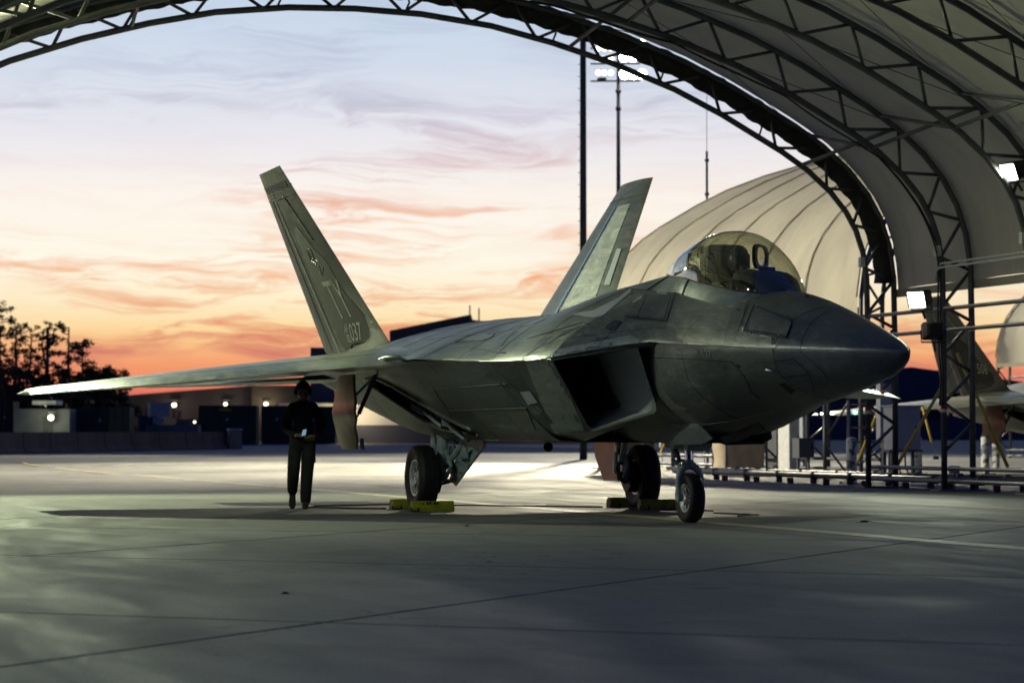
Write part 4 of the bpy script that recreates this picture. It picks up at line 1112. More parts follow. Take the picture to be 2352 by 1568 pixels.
def patch(name, poly, mat, bvh=None, off=.004, parent=None, step=9, label=None):
    bvh = bvh or B_SKIN
    bm = bmesh.new(); vs = [bm.verts.new((a, b, 0)) for a, b in poly]
    if len(vs) > 4 or True: bm.faces.new(vs)
    bmesh.ops.triangulate(bm, faces=bm.faces[:])
    x0, x1 = min(p[0] for p in poly), max(p[0] for p in poly); y0, y1 = min(p[1] for p in poly), max(p[1] for p in poly)
    k = x0 + step
    while k < x1: bmesh.ops.bisect_plane(bm, geom=bm.verts[:] + bm.edges[:] + bm.faces[:], plane_co=(k, 0, 0), plane_no=(1, 0, 0)); k += step
    k = y0 + step
    while k < y1: bmesh.ops.bisect_plane(bm, geom=bm.verts[:] + bm.edges[:] + bm.faces[:], plane_co=(0, k, 0), plane_no=(0, 1, 0)); k += step
    bm.verts.index_update(); P = [on_skin(v.co.x, v.co.y, bvh, off) for v in bm.verts]
    fs = []
    for f_ in bm.faces:
        q = [P[v.index] for v in f_.verts]
        if any(a is None for a in q): continue
        if max((q[i] - q[i - 1]).length for i in range(len(q))) > .9: continue
        fs.append(tuple(v.index for v in f_.verts))
    bm.free()
    if not fs: return None
    o = MB().add([p or Vector((0, 0, 2.0)) for p in P], fs)
    used = sorted({i for f_ in fs for i in f_}); mp = {a: i for i, a in enumerate(used)}
    # keep the largest connected piece only
    par = {i: i for i in used}
    def find(i):
        while par[i] != i: par[i] = par[par[i]]; i = par[i]
        return i
    for f_ in fs:
        for i in f_[1:]: par[find(i)] = find(f_[0])
    cnt_ = {}
    for f_ in fs: r_ = find(f_[0]); cnt_[r_] = cnt_.get(r_, 0) + 1
    big = max(cnt_, key=cnt_.get); fs = [f_ for f_ in fs if find(f_[0]) == big]
    used = sorted({i for f_ in fs for i in f_}); mp = {a: i for i, a in enumerate(used)}
    o2 = MB(); o2.add([o.v[i] for i in used], [tuple(mp[i] for i in f_) for f_ in fs])
    ob = o2.build(name, mat, parent or jet, True)
    if label: ob['label'] = label
    return ob
def line(name, pts, mat=None, w=1.5, bvh=None, off=.005, parent=None):
    """thin joint following the skin through the given picture points"""
    mat = mat or seam; dense = []
    for i in range(len(pts) - 1):
        a, b = Vector((*pts[i], 0)), Vector((*pts[i + 1], 0)); n = max(1, int((b - a).length / 8))
        dense += [a.lerp(b, k / n) for k in range(n)]
    dense.append(Vector((*pts[-1], 0)))
    P = [on_skin(p.x, p.y, bvh or B_SKIN, off) for p in dense]; segs = []; cur = []
    for p in P:
        if p is None or (cur and (p - cur[-1]).length > .8):
            if len(cur) > 1: segs.append(cur)
            cur = [] if p is None else [p]
        else: cur.append(p)
    if len(cur) > 1: segs.append(cur)
    if not segs: return
    mb = MB()
    for s_ in segs: mb.tube(s_, w * .0025, 4)
    return mb.build(name, mat, parent or jet, True)
def text_on(txt, quad, mat, bvh, off, name, parent):
    cu = bpy.data.curves.new('txt', 'FONT'); cu.body = txt; cu.size = 1; cu.resolution_u = 2
    to = bpy.data.objects.new('txt', cu); C.objects.link(to); bpy.context.view_layer.update()
    me = bpy.data.meshes.new_from_object(to.evaluated_get(bpy.context.evaluated_depsgraph_get()))
    C.objects.unlink(to); bpy.data.objects.remove(to)
    xs_ = [v.co.x for v in me.vertices]; ys_ = [v.co.y for v in me.vertices]
    x0, x1, y0, y1 = min(xs_), max(xs_), min(ys_), max(ys_)
    TL, TR, BR, BL = [Vector((*q, 0)) for q in quad]
    ok = []
    for v in me.vertices:
        a = (v.co.x - x0) / (x1 - x0); b = (v.co.y - y0) / (y1 - y0)
        q = (BL.lerp(BR, a)).lerp(TL.lerp(TR, a), b)
        p = on_skin(q.x, q.y, bvh, off); v.co = p if p else Vector((0, 0, 2))
    me.materials.clear(); me.materials.append(mat)
    o = link(name, me, parent); return o
# conversions from the enlarged crops
cA = lambda L_: [((900 + x / 2.94) * .91875, (540 + y / 2.94) * .91875) for x, y in L_]
cB = lambda L_: [((1560 + x / 2.94) * .91875, (540 + y / 2.94) * .91875) for x, y in L_]
cF = lambda L_: [(514.5 + x * .3164, 367.5 + y * .3164) for x, y in L_]
# --- nose and forward body
patch('paint_panel', cB([(300, 905), (330, 640), (385, 555), (905, 625), (885, 720), (790, 952)]), p_light, label='pale paint panel below the cockpit')
patch('paint_panel', cB([(725, 950), (790, 700), (830, 622), (905, 640), (870, 760), (800, 955)]), p_mid, off=.006)
patch('paint_panel', cB([(800, 955), (862, 800), (880, 850), (1130, 895), (1115, 965)]), p_light, off=.006)
patch('access_panel', cB([(960, 645), (1245, 760), (1198, 892), (882, 848)]), p_mid, off=.009, label='riveted access panel ahead of the cockpit')
line('panel_joint', cB([(960, 645), (1245, 760), (1198, 892), (882, 848), (960, 645)]), w=1.6, off=.012)
patch('access_panel', cB([(120, 590), (165, 560), (375, 560), (315, 775), (0, 748)]), p_mid, off=.008)
line('panel_joint', cB([(0, 745), (315, 775), (375, 565)]), w=1.6, off=.012)
for a, b in (((165, 590), (100, 735)), ((345, 590), (300, 755)), ((10, 738), (290, 762)), ((900, 838), (1180, 878)), ((985, 668), (1225, 768))):
    n_ = int(math.dist(a, b) / 13)
    for k in range(n_ + 1):
        q = cB([(a[0] + (b[0] - a[0]) * k / n_, a[1] + (b[1] - a[1]) * k / n_)])[0]
        p = on_skin(q[0], q[1], B_SKIN, .013)
        if p: MB().ball(p, .007, 5, 3).build('rivet', seam, jet)
patch('marking', cB([(250, 525), (330, 535), (310, 585), (240, 570)]), p_white, off=.012)
patch('marking', cB([(205, 520), (222, 480), (230, 485), (215, 528)]), p_white, off=.008)
patch('marking', cB([(60, 635), (135, 580), (132, 602), (70, 640)]), p_white, off=.008)
patch('formation_light', cB([(432, 972), (510, 968), (545, 985), (548, 1008), (440, 1008)]), p_light, off=.006)
text_on('037', cB([(565, 980), (640, 988), (648, 1036), (578, 1030)]), p_letter, B_SKIN, .008, 'nose_number', jet)
line('panel_joint', cB([(185, 1035), (500, 1050), (790, 1068), (830, 1110), (880, 1165), (935, 1290), (1010, 1350)]), w=1.2)
line('panel_joint', cB([(975, 1075), (1250, 1050), (1360, 1150), (1400, 1300)]), w=1.2)
line('panel_joint', cB([(1120, 1185), (1350, 1160)]), w=1.2)
patch('sensor_port', cB([(825, 1090), (840, 1082), (860, 1105), (845, 1113)]), seam, off=.008)
patch('sensor_port', cB([(1140, 1232), (1180, 1218), (1260, 1280), (1225, 1300)]), seam, off=.008)
line('pitot_probe', cB([(1055, 1122), (1112, 1130)]), p_white, 5, off=.02)
patch('sensor_port', cB([(1330, 588), (1355, 582), (1362, 596), (1338, 600)]), seam, off=.008)
line('radome_joint', cB([(1292, 985), (1310, 900), (1370, 790), (1450, 720), (1500, 700)]), w=.9, off=.003)
line('radome_joint', cB([(1290, 990), (1400, 1080), (1470, 1150), (1500, 1210)]), w=.9, off=.003)
line('panel_joint', cB([(650, 575), (765, 588), (765, 600), (655, 590)]), w=1.0, off=.01)
line('panel_joint', cB([(970, 620), (1040, 560), (1130, 530), (1280, 520)]), w=1.5, off=.012)
line('chine_highlight', cB([(145, 927), (700, 952), (1300, 988), (1700, 995), (2060, 1005)]), p_light, 1.4, off=.002)  # pale line paints a highlight along the nose chine
line('panel_edge', cB([(560, 1530), (800, 1500), (1000, 1450), (1130, 1415)]), seamlite, 1.2)
line('panel_joint', cB([(345, 1405), (480, 1412)]), seamlite, 1.0)
# --- intake flank and side bay
patch('edge_treatment', cA([(1215, 1072), (1430, 1045), (1650, 1565), (1600, 1600), (1430, 1600)]), skin_pale, off=.006, label='pale treated edge of the right air intake')
patch('edge_treatment', cA([(1170, 1055), (1300, 1010), (1990, 872), (2070, 915), (1980, 935), (1440, 1030), (1240, 1062)]), skin_pale, off=.006)
line('panel_edge', cA([(540, 1265), (800, 1248), (1070, 1228)]), seamlite, 1.5, off=.008)
line('panel_edge', cA([(645, 1425), (900, 1415), (1225, 1405)]), seamlite, 1.5, off=.008)
line('panel_joint', cA([(540, 1265), (650, 1425), (715, 1568)]), w=1.4)
line('panel_joint', cA([(1070, 1228), (1105, 1270)]), w=1.6)
line('panel_joint', cA([(1225, 1405), (1290, 1568)]), w=1.6)
line('panel_joint', cA([(1030, 1150), (1070, 1228)]), w=1.2)
patch('side_bay_door', cA([(730, 1085), (1020, 1085), (1065, 1220), (560, 1262), (480, 1190)]), p_mid, off=.004, label='upper side weapons bay door')
patch('side_bay_door', cA([(560, 1275), (1070, 1235), (1220, 1398), (650, 1415)]), p_mid, off=.004, label='lower side weapons bay door')
patch('paint_patch', cA([(1180, 1285), (1250, 1275), (1310, 1360), (1240, 1380)]), p_white, off=.014)
patch('paint_patch', cA([(1255, 1395), (1300, 1385), (1345, 1420), (1325, 1455), (1270, 1440)]), p_light, off=.007)
patch('paint_patch', cA([(800, 1110), (1020, 1090), (1080, 1160), (1100, 1240), (840, 1240)]), p_mid, off=.006)
# --- top of the fuselage
line('panel_joint', cA([(700, 930), (800, 880), (990, 862), (970, 890), (900, 915), (800, 922), (700, 930)]), w=1.6)
patch('access_panel', cA([(740, 905), (880, 862), (990, 865), (950, 900), (860, 920)]), p_light, off=.005)
line('panel_joint', cA([(1180, 805), (1300, 815), (1420, 862)]), w=1.6)
line('panel_joint', cA([(1230, 900), (1400, 850), (1640, 780), (1690, 795)]), w=1.6)
line('panel_joint', cA([(850, 970), (1000, 1000), (1075, 1003)]), w=1.4)
patch('paint_patch', cA([(1560, 720), (1720, 690), (1900, 600), (2010, 505), (1990, 560), (1880, 650), (1780, 735), (1700, 745)]), p_white, off=.005, label='pale taped strip on the spine behind the cockpit')
patch('paint_patch', cA([(1180, 1050), (1300, 930), (1480, 850), (1640, 800), (1420, 905), (1360, 935)]), p_dark, off=.005)
patch('paint_patch', cA([(1000, 930), (1060, 870), (1180, 810), (1080, 900), (1040, 950)]), p_mid, off=.005)
patch('paint_patch', cA([(1795, 820), (1860, 765), (1925, 770), (1870, 850)]), p_dark, off=.006)
patch('paint_patch', cA([(1370, 925), (1450, 860), (1505, 850), (1390, 935)]), p_light, off=.006)
patch('paint_patch', cA([(1690, 920), (1760, 895), (1830, 882), (1790, 912)]), p_mid, off=.007)
line('chine_highlight', cA([(612, 1050), (900, 1055), (1170, 1055)]), p_light, 1.4, off=.002)  # painted highlight carried on along the body edge
# door lettering: illegible rows of stencilling
for r0, r1 in ((1553, 1568),):
    for k in range(14):
        x_ = 350 + k * 12 + (8 if k > 5 else 0)
        patch('stencil_mark', cB([(x_, 1525), (x_ + 7, 1524), (x_ + 7, 1550), (x_, 1551)]), p_letter, off=.006, step=30)
# --- right fin, outboard
fin_parent = fin_r[0]
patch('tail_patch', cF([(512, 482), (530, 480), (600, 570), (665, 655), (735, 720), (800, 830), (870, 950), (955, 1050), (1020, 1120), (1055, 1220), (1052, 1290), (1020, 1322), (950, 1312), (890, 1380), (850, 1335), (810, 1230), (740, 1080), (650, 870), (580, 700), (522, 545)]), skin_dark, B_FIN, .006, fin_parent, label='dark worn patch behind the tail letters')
text_on('TY', cF([(712, 882), (822, 858), (955, 1128), (837, 1150)]), p_letter, B_FIN, .011, 'tail_letters', fin_parent)
text_on('037', cF([(903, 1183), (985, 1170), (1012, 1298), (935, 1316)]), p_letter, B_FIN, .011, 'tail_number', fin_parent)
text_on('AF', cF([(872, 1190), (897, 1186), (906, 1250), (882, 1256)]), p_letter, B_FIN, .011, 'tail_number', fin_parent)
text_on('02', cF([(892, 1262), (915, 1258), (932, 1315), (908, 1320)]), p_letter, B_FIN, .011, 'tail_number', fin_parent)
# faint crest above the letters
for L_ in ([(602, 645), (630, 640), (660, 715), (632, 722), (602, 645)], [(640, 725), (665, 745), (690, 735), (672, 715)], [(665, 745), (712, 830), (720, 775)], [(690, 760), (705, 815)], [(618, 660), (636, 700)]):
    line('crest_line', cF(L_), p_letter, 1.6, B_FIN, .011, fin_parent)
for i_, (L0, L1) in enumerate((((430, 256), (537, 412)), ((541, 420), (646, 578)))):
    line('formation_strip', cF([L0, L1]), pbsdf('formation_strip_green', (.30, .46, .36), .4), 3.4, B_FIN, .008, fin_parent)
for k in range(5):
    x_ = 292 + k * 15; patch('tip_bar', cF([(x_, 200 - k * 6), (x_ + 8, 197 - k * 6), (x_ + 30, 242 - k * 6), (x_ + 22, 246 - k * 6)]), p_dark, B_FIN, .009, fin_parent, 40)
for k in range(5):
    x_ = 365 + k * 15; patch('tip_bar', cF([(x_, 172 - k * 7), (x_ + 9, 168 - k * 7), (x_ + 34, 210 - k * 5), (x_ + 25, 215 - k * 5)]), p_dark, B_FIN, .009, fin_parent, 40)

# ------------------------------------------------------------------ second and third jet
no_copy = ('panel_joint', 'skin_patch', 'access_panel', 'marking', 'tail_letters', 'tail_number', 'crest_line', 'nose_number', 'rivet', 'paint_patch', 'stencil_mark', 'hose', 'pipe', 'canopy_actuator')
jet2 = copy_tree(jet, None, no_copy); jet2.location = (-29.4, 25.95, 0)
jet2['label'] = 'second fighter jet beyond the shelter legs at the right, fin and wing showing'
bpy.context.view_layer.update()
f2_ = [o for o in jet2.children_recursive if o.name.split('.')[0] in ('tail_fin', 'rudder')][:2]
B2 = bvh_of(f2_)
c6 = lambda L_: [((2060 + x / 2.85) * .91875, (700 + y / 2.85) * .91875) for x, y in L_]
def pushtext(txt, quad, parent):
    o = text_on(txt, quad, p_letter, B2, .012, 'tail_number', parent)
    o.data.transform(parent.matrix_world.inverted()); return o
pushtext('506', c6([(1088, 590), (1160, 596), (1172, 668), (1100, 662)]), f2_[0])
jet3 = copy_tree(jet2, None, no_copy); jet3.location = (-64, 50.5, 0)
jet3['label'] = 'third fighter jet far behind, mostly hidden by the nose of the nearest jet'

# ------------------------------------------------------------------ wheel chocks
# tie-down rings set in the concrete
for k, (px_, py_) in enumerate(((1986, 1198), (656, 1362), (1072, 1207))):
    q = at(px_, py_, Z=0)
    td = thing('tie_down_ring', 'small steel tie-down ring in the concrete, ' + ('right of the nose wheel near the yellow line', 'alone in the dark foreground at lower left', 'in front of the right main wheel chock')[k], 'tie-down ring', (q.x, q.y, .002), R(40 * k), 'tie-down rings in the apron')
    td.scale = ((1, 1, 1), (.35, .35, .6), (.5, .5, .6))[k]
    MB().lathe((0, 0, 0), (0, 0, 1), [(0, .10), (.004, .10), (.004, .075), (.001, .07), (.001, .001)], 18).build('cup', steel_dark, td, True, 40)
    MB().tube([(.045 * math.cos(a), .045 * math.sin(a), .012) for a in [2 * math.pi * q / 14 for q in range(15)]], .008, 6).build('ring', steel, td, True)
def chock(c, L_, rz, label):
    t_ = thing('wheel_chock', label, 'wheel chock', c, rz, 'yellow wheel chocks at the main wheels')
    o2 = [(-.105, 0), (.105, 0), (.105, .07), (.05, .145), (-.05, .145), (-.105, .07)]
    MB().prism([(a, -L_ / 2, b) for a, b in o2], (0, L_, 0)).build('block', yellow, t_, False)
    for s in (-1, 1): MB().prism([(a * .93, s * (L_ / 2 + .001), b * .93 + .004) for a, b in o2], (0, s * .012, 0)).build('end_cap', yellow, t_, False)
    MB().tube([(.06, -L_ / 2 - .02, .05), (.16, -L_ / 2 - .05, .02), (.30, -L_ / 2 + .04, .012), (.42, -L_ / 2 + .0, .05)], .014, 6).build('chock_rope', hose, t_, True)
    return t_
chock((-5.42, -1.66, 0), .56, R(-4), 'yellow chock in front of the right main wheel, with worn lettering')
chock((-6.66, -1.62, 0), .56, R(3), 'yellow chock behind the right main wheel, nearest the walking man')
chock((-5.42, 1.66, 0), .56, R(-3), 'yellow chock in front of the left main wheel, beside the nose wheel')
chock((-6.66, 1.64, 0), .56, R(2), 'yellow chock behind the left main wheel')
# worn lettering strokes on the front chock (illegible)
B_CH = None
for k in range(5):
    MB().box((-5.335, -1.80 + .05 * k + .01 * (k % 2), .110 + .006 * (k % 3)), (.004, .016 + .012 * (k % 2), .03 + .01 * (k % 3)), 0, Matrix.Rotation(R(-36), 3, 'Y')).build('worn_stroke', black, bpy.data.objects['wheel_chock'])
    o = bpy.data.objects['wheel_chock']
for ch in bpy.data.objects['wheel_chock'].children:
    if ch.name.startswith('worn_stroke'): ch.location = Vector((5.42, 1.66, 0))
# ground cable to the jet
tag(MB().tube([(-6.6, -2.0, .012), (-7.0, -2.5, .012), (-7.6, -2.9, .012), (-8.4, -2.6, .012), (-8.8, -1.4, .012), (-7.4, .3, .012), (-6.5, 1.2, .012)], .012, 6).build('grounding_cable', hose, None, True), 'black grounding cable lying on the concrete between the chocks', 'cable')
tag(MB().tube([(-5.2, 1.6, .012), (-4.2, 2.0, .012), (-3.2, 1.6, .012), (-2.4, 1.9, .012), (-1.9, 1.4, .012)], .010, 6).build('grounding_cable', hose, None, True), 'thin black cable on the concrete behind the nose wheel', 'cable')

# ------------------------------------------------------------------ people
def skinned(name, verts, edges, radii, mat, parent, sub=2, root=0):
    me = bpy.data.meshes.new(name); me.from_pydata([tuple(v) for v in verts], edges, []); me.materials.append(mat)
    o = link(name, me, parent)
    mo = o.modifiers.new('skin', 'SKIN'); sv = me.skin_vertices[0].data
    for i, r_ in enumerate(radii):
        sv[i].radius = r_ if isinstance(r_, tuple) else (r_, r_); sv[i].use_root = (i == root)
    ms = o.modifiers.new('sub', 'SUBSURF'); ms.levels = sub; ms.render_levels = sub
    mo.use_smooth_shade = True
    bpy.context.view_layer.update()
    m2 = bpy.data.meshes.new_from_object(o.evaluated_get(bpy.context.evaluated_depsgraph_get()))
    m2.name = name; m2.materials.clear(); m2.materials.append(mat); m2.shade_smooth()
    o.modifiers.clear(); o.data = m2
    return o
def hand(parent, p, d, up_, mat, s=1):
    """palm and five fingers from the wrist p along d"""
    d = Vector(d).normalized(); up_ = Vector(up_).normalized(); side = d.cross(up_).normalized() * s
    vs = [p, p + d * .045, p + d * .09]; ed = [(0, 1), (1, 2)]; ra = [.026, (.036, .02), (.034, .018)]
    for k, L_ in enumerate((.070, .078, .072, .056)):
        b = p + d * .088 + side * (.027 - .018 * k); i = len(vs)
        vs += [b, b + d * L_ * .5 - up_ * .008, b + d * L_ * .82 - up_ * .035]; ed += [(2, i), (i, i + 1), (i + 1, i + 2)]; ra += [.010, .0085, .0075]
    i = len(vs); b = p + d * .03 + side * .032
    vs += [b, b + d * .035 + side * .018 - up_ * .01, b + d * .065 + side * .012 - up_ * .02]; ed += [(1, i), (i, i + 1), (i + 1, i + 2)]; ra += [.013, .011, .009]
    return skinned('hand', vs, ed, ra, mat, parent, 1)
def head(parent, c, fwd, r_=.105, mat=None, name='head'):
    """egg-shaped head with brow, nose, mouth, chin and ears facing fwd"""
    f = Vector(fwd).normalized(); sd = f.cross(Vector((0, 0, 1))).normalized(); c = Vector(c); rows = []
    nv, nu = 16, 24
    for j in range(nv + 1):
        ph = math.pi * j / nv; z_ = -math.cos(ph); rr = math.sin(ph)
        row = []
        for k in range(nu):
            a = 2 * math.pi * k / nu; x_, y_ = math.cos(a), math.sin(a)
            w_ = .80 * (1 if z_ > -.1 else 1 + .32 * (z_ + .1)); dpt = 1.0 * (1 if z_ > -.2 else 1 + .12 * (z_ + .2))
            fx = x_ * rr * dpt; fy = y_ * rr * w_
            if x_ > .86:
                fx += .16 * math.exp(-((z_ + .12) / .16) ** 2) * (1 if abs(y_) < .15 else .0) + .04 * math.exp(-((z_ + .45) / .1) ** 2)
            if x_ > .6 and .15 < abs(y_) < .6: fx -= .09 * math.exp(-((z_ - .05) / .12) ** 2)
            if x_ < -.3: fx *= 1.05
            row.append(c + f * (fx * r_) + sd * (fy * r_) + Vector((0, 0, z_ * r_ * 1.22)))
        rows.append(row)
    o = MB().grid(rows, True).build(name, mat or skinm, parent, True)
    for s in (-1, 1): MB().ball(c + sd * s * r_ * .80 - f * .01, .028, 8, 6, (.5, .45, 1)).build('ear', mat or skinm, o, True)
    for s in (-1, 1): MB().ball(c + sd * s * r_ * .33 + f * r_ * .86 + Vector((0, 0, .01)), .013, 8, 6).build('eye', black, o, True)
    return o
man = thing('person', 'person in dark uniform and ear defenders walking under the wing with a lit device', 'person', (-7.26, -3.05, 0), R(-14))
def V(*a): return Vector(a)
bv = [V(0, 0, .98), V(0, 0, 1.12), V(.005, 0, 1.30), V(0, 0, 1.43), V(.01, 0, 1.52), V(.02, 0, 1.58),       # 0-5 spine
      V(.0, .09, .93), V(.03, .06, .50), V(.05, .04, .13), V(.02, .04, .07),                                    # 6-9 left (straight, planted)
      V(.0, -.10, .93), V(.14, -.13, .54), V(-.12, -.15, .27), V(-.19, -.15, .21),                              # 10-13 right (trailing)
      V(0, .19, 1.42), V(-.03, .27, 1.16), V(.17, .16, 1.02),                                                    # 14-16 arm
      V(0, -.19, 1.42), V(-.03, -.27, 1.16), V(.18, -.10, 1.04)]
be = [(0, 1), (1, 2), (2, 3), (3, 4), (4, 5), (0, 6), (6, 7), (7, 8), (8, 9), (0, 10), (10, 11), (11, 12), (12, 13), (3, 14), (14, 15), (15, 16), (3, 17), (17, 18), (18, 19)]
br = [(.175, .135), (.175, .14), (.195, .145), (.15, .12), .06, .055, (.115, .12), .095, .085, .07, (.115, .12), .095, .082, .068, .095, .078, .05, .095, .078, .05]
skinned('body', bv, be, br, uniform, man)
hd = head(man, (.035, 0, 1.655), (1, 0, -.25))
MB().grid([[Vector((.03 + .112 * math.cos(a) * math.sin(ph), .098 * math.sin(a) * math.sin(ph), 1.672 + .135 * math.cos(ph))) for a in [2 * math.pi * k / 20 for k in range(20)]] for ph in (.001, .3, .6, .9, 1.2, 1.42)], True).build('hair', black, hd, True)
for s in (-1, 1):
    MB().lathe((.02, s * .098, 1.655), (0, 1, 0), [(-.03, .001), (-.03, .036), (-.015, .043), (.015, .043), (.03, .036), (.03, .001)], 14).build('ear_cup', black, hd, True)
MB().tube([(.02, .105 * math.cos(a), 1.67 + .145 * math.sin(a)) for a in [math.pi * k / 12 for k in range(13)]], .011, 6).build('headset_band', black, hd, True)
MB().tube([(.03, -.11, 1.64), (.09, -.10, 1.59), (.135, -.04, 1.575)], .006, 5).build('microphone_boom', black, hd, True)
hand(man, V(.17, .16, 1.02), (.8, -.55, .12), (0, .2, 1), skinm, -1)
hand(man, V(.18, -.10, 1.04), (.8, .5, .1), (0, -.2, 1), skinm, 1)
for (x, y, z, rx) in ((.06, .04, .0, 0), (-.20, -.15, .11, R(38))):
    mb = MB(); rows = []
    for t_, w_, h_ in ((-.10, .035, .08), (-.06, .045, .12), (.02, .046, .13), (.08, .05, .075), (.15, .05, .055), (.185, .03, .035)):
        rows.append([Vector((t_, w_ * math.cos(a), h_ / 2 + h_ / 2 * math.sin(a))) for a in [2 * math.pi * k / 12 for k in range(12)]])
    rows = [[Matrix.Rotation(rx, 3, 'Y') @ p + Vector((x, y, z)) for p in r_] for r_ in rows]
    mb.grid(rows, True); mb.add(rows[0], [tuple(range(12))]); mb.add(rows[-1], [tuple(range(12))]); mb.build('boot', boot, man, True)
for s in (1, -1): MB().box((.02, s * .165, .74), (.14, .03, .17)).build('cargo_pocket', uniform, man)
MB().box((.145, .07, 1.36), (.02, .10, .10)).build('chest_pocket', uniform, man)
MB().tube([(.02 + .135 * math.cos(a), .165 * math.sin(a), 1.02) for a in [2 * math.pi * k / 20 for k in range(21)]], .02, 6).build('belt', black, man, True)
MB().box((.15, .1, .99), (.05, .14, .05)).build('belt_pouch', yellow, man)
phone = tag(MB().box((0, 0, 0), (.10, .06, .012)).build('handheld_device', pbsdf('screen_light', (.3, .5, .7), .2, emit=(.45, .75, 1), estr=.3), None), 'small bluish lit device held by the walking man', 'handheld device')
phone.location = (-6.97, -3.10, 1.08); phone.rotation_euler = (R(20), R(55), R(-30))

pilot = thing('person', 'pilot in a dark flight helmet and suit sitting in the cockpit of the nearest jet', 'person', (1.45, 0, 2.3))
pv = [V(-.05, 0, 0), V(-.06, 0, .22), V(-.03, 0, .42), V(.02, 0, .52), V(-.02, .19, .42), V(.10, .26, .18), V(.42, .16, .16), V(-.02, -.19, .42), V(.10, -.26, .18), V(.42, -.16, .16)]
skinned('body', pv, [(0, 1), (1, 2), (2, 3), (2, 4), (4, 5), (5, 6), (2, 7), (7, 8), (8, 9)], [(.17, .13), (.17, .13), (.15, .12), .06, .085, .065, .045, .085, .065, .045], uniform, pilot)
for s in (-1, 1): hand(pilot, V(.42, s * .16, .16), (1, 0, -.1), (0, 0, 1), black, s)
ph_ = head(pilot, (.10, 0, .70), (1, 0, -.05), .10)
hm = MB(); rows = []
for j in range(13):
    ph = math.pi * j / 12 * .80; 
    rows.append([Vector((.085 + .150 * math.sin(ph) * math.cos(a) * (1.0 if math.cos(a) < .3 or ph < 1.2 else .80), .128 * math.sin(ph) * math.sin(a), .735 + .150 * math.cos(ph))) for a in [2 * math.pi * k / 28 for k in range(28)]])
hm.grid(rows, True).build('helmet', helmet_m, ph_, True)
MB().grid([[Vector((.105 + .140 * math.cos(a), .118 * math.sin(a), z_)) for a in [-1.1 + 2.2 * k / 12 for k in range(13)]] for z_ in (.66, .70, .75, .79)]).build('visor', black, ph_, True)
MB().tube([(.20, 0, .655), (.235, 0, .60), (.20, 0, .50), (.12, .05, .36)], [.05, .035, .02, .02], 10).build('oxygen_mask', helmet_m, ph_, True)
MB().tube([(.235, -.03, .60), (.28, -.05, .54), (.26, -.08, .46)], .016, 8).build('oxygen_hose', hose, ph_, True)

# ------------------------------------------------------------------ light mast, poles
def light_mast(P0, top, aim, label):
    mast = thing('light_mast', label, 'light mast', (P0.x, P0.y, 0), 0, 'floodlight masts of the apron')
    fdir = (Vector((aim[0], aim[1], 0)) - Vector((P0.x, P0.y, 0))).normalized(); sdir = Vector((-fdir.y, fdir.x, 0))
    def mloc(a, b, z): return fdir * a + sdir * b + Vector((0, 0, z))
    MB().tube([(0, 0, .3), (0, 0, top * .5), (0, 0, top + .9)], [.20, .14, .09], 12).build('pole', darkbox, mast, True)
    MB().box((0, 0, .4), (.8, .8, .5)).build('base_plate', steel_dark, mast)
    for z_ in (-2.6, -1.6): MB().tube([(0, 0, top + z_), (0, 0, top + z_ + .2)], .16, 10).build('pole_collar', steel_dark, mast, True)
    for z_ in (-.9, .1, 1.0): MB().tube([mloc(0, -1.6, top + z_), mloc(0, 1.25, top + z_)], .05, 6).build('crossarm', steel_dark, mast)
    def mlamp(b, z_, r_, big):
        c = mloc(.2, b, top + z_); ax = (fdir * 1 + Vector((0, 0, -.28))).normalized()
        h_ = MB().lathe(c, ax, [(-.35, .001), (-.33, r_ * .4), (-.1, r_ * .9), (0, r_)], 14).build('lamp_housing', darkbox, mast, True)
        MB().lathe(c, ax, [(-.02, .001), (-.02, r_ * .92), (-.03, r_ * .9)], 14).build('lamp_lens', lampglow if big else wallglow, h_, True)
    for z_ in (-.55, .45, 1.15):
        for b in (1.35, .85, .35): mlamp(b, z_, .30, True)
    for z_ in (-.45, .35, .95):
        for b in (-.42, -.80, -1.15): mlamp(b, z_, .17, False)
    MB().box(mloc(.1, -.95, top - .8), (.5, .4, .14)).build('ballast_box', steel_dark, mast)
light_mast(MAST, MAST_TOP, CAM, 'tall mast with a bank of glaring flood lamps, seen through the shelter opening')
light_mast(MAST2, 24.0, (-42, 16), 'floodlight mast out of frame to the left, lighting the fins and the cream shelter')
sdir = Vector((RT.x, RT.y, 0)).normalized()
P_ = at(1340, 960, D=112); mp_ = thing('utility_mast', 'thick dark mast with climbing pegs, left of the lamp mast', 'mast', (P_.x, P_.y, 0))
MB().tube([(0, 0, .0), (0, 0, 17.5), (0, 0, 22)], [.17, .135, .13], 12).build('pole', grime(pbsdf('mast_blue_grey', (.04, .05, .065), .6), 1, .3), mp_, True)
pq = MB()
for k in range(36):
    s_ = -sdir if k % 1 == 0 else sdir
    MB().tube([sdir * -.1 + Vector((0, 0, 2 + k * .52)), sdir * -.24 + Vector((0, 0, 2 + k * .52))], .012, 4).build('climbing_peg', steel_dark, mp_)
P_ = at(1625, 900, D=100); an = thing('antenna_mast', 'thin whip antenna rising behind the neighbouring shelter', 'antenna', (P_.x, P_.y, 0))
MB().tube([(0, 0, 0), (0, 0, 12.0)], .05, 8).build('pole', steel_dark, an, True)
MB().tube([(0, 0, 12.0), (0, 0, 14.4)], .012, 6).build('whip', steel_dark, an, True)
for z_ in (10.3, 11.6): MB().tube([(0, 0, z_), (0, 0, z_ + .1)], .09, 8).build('clamp', steel_dark, an, True)
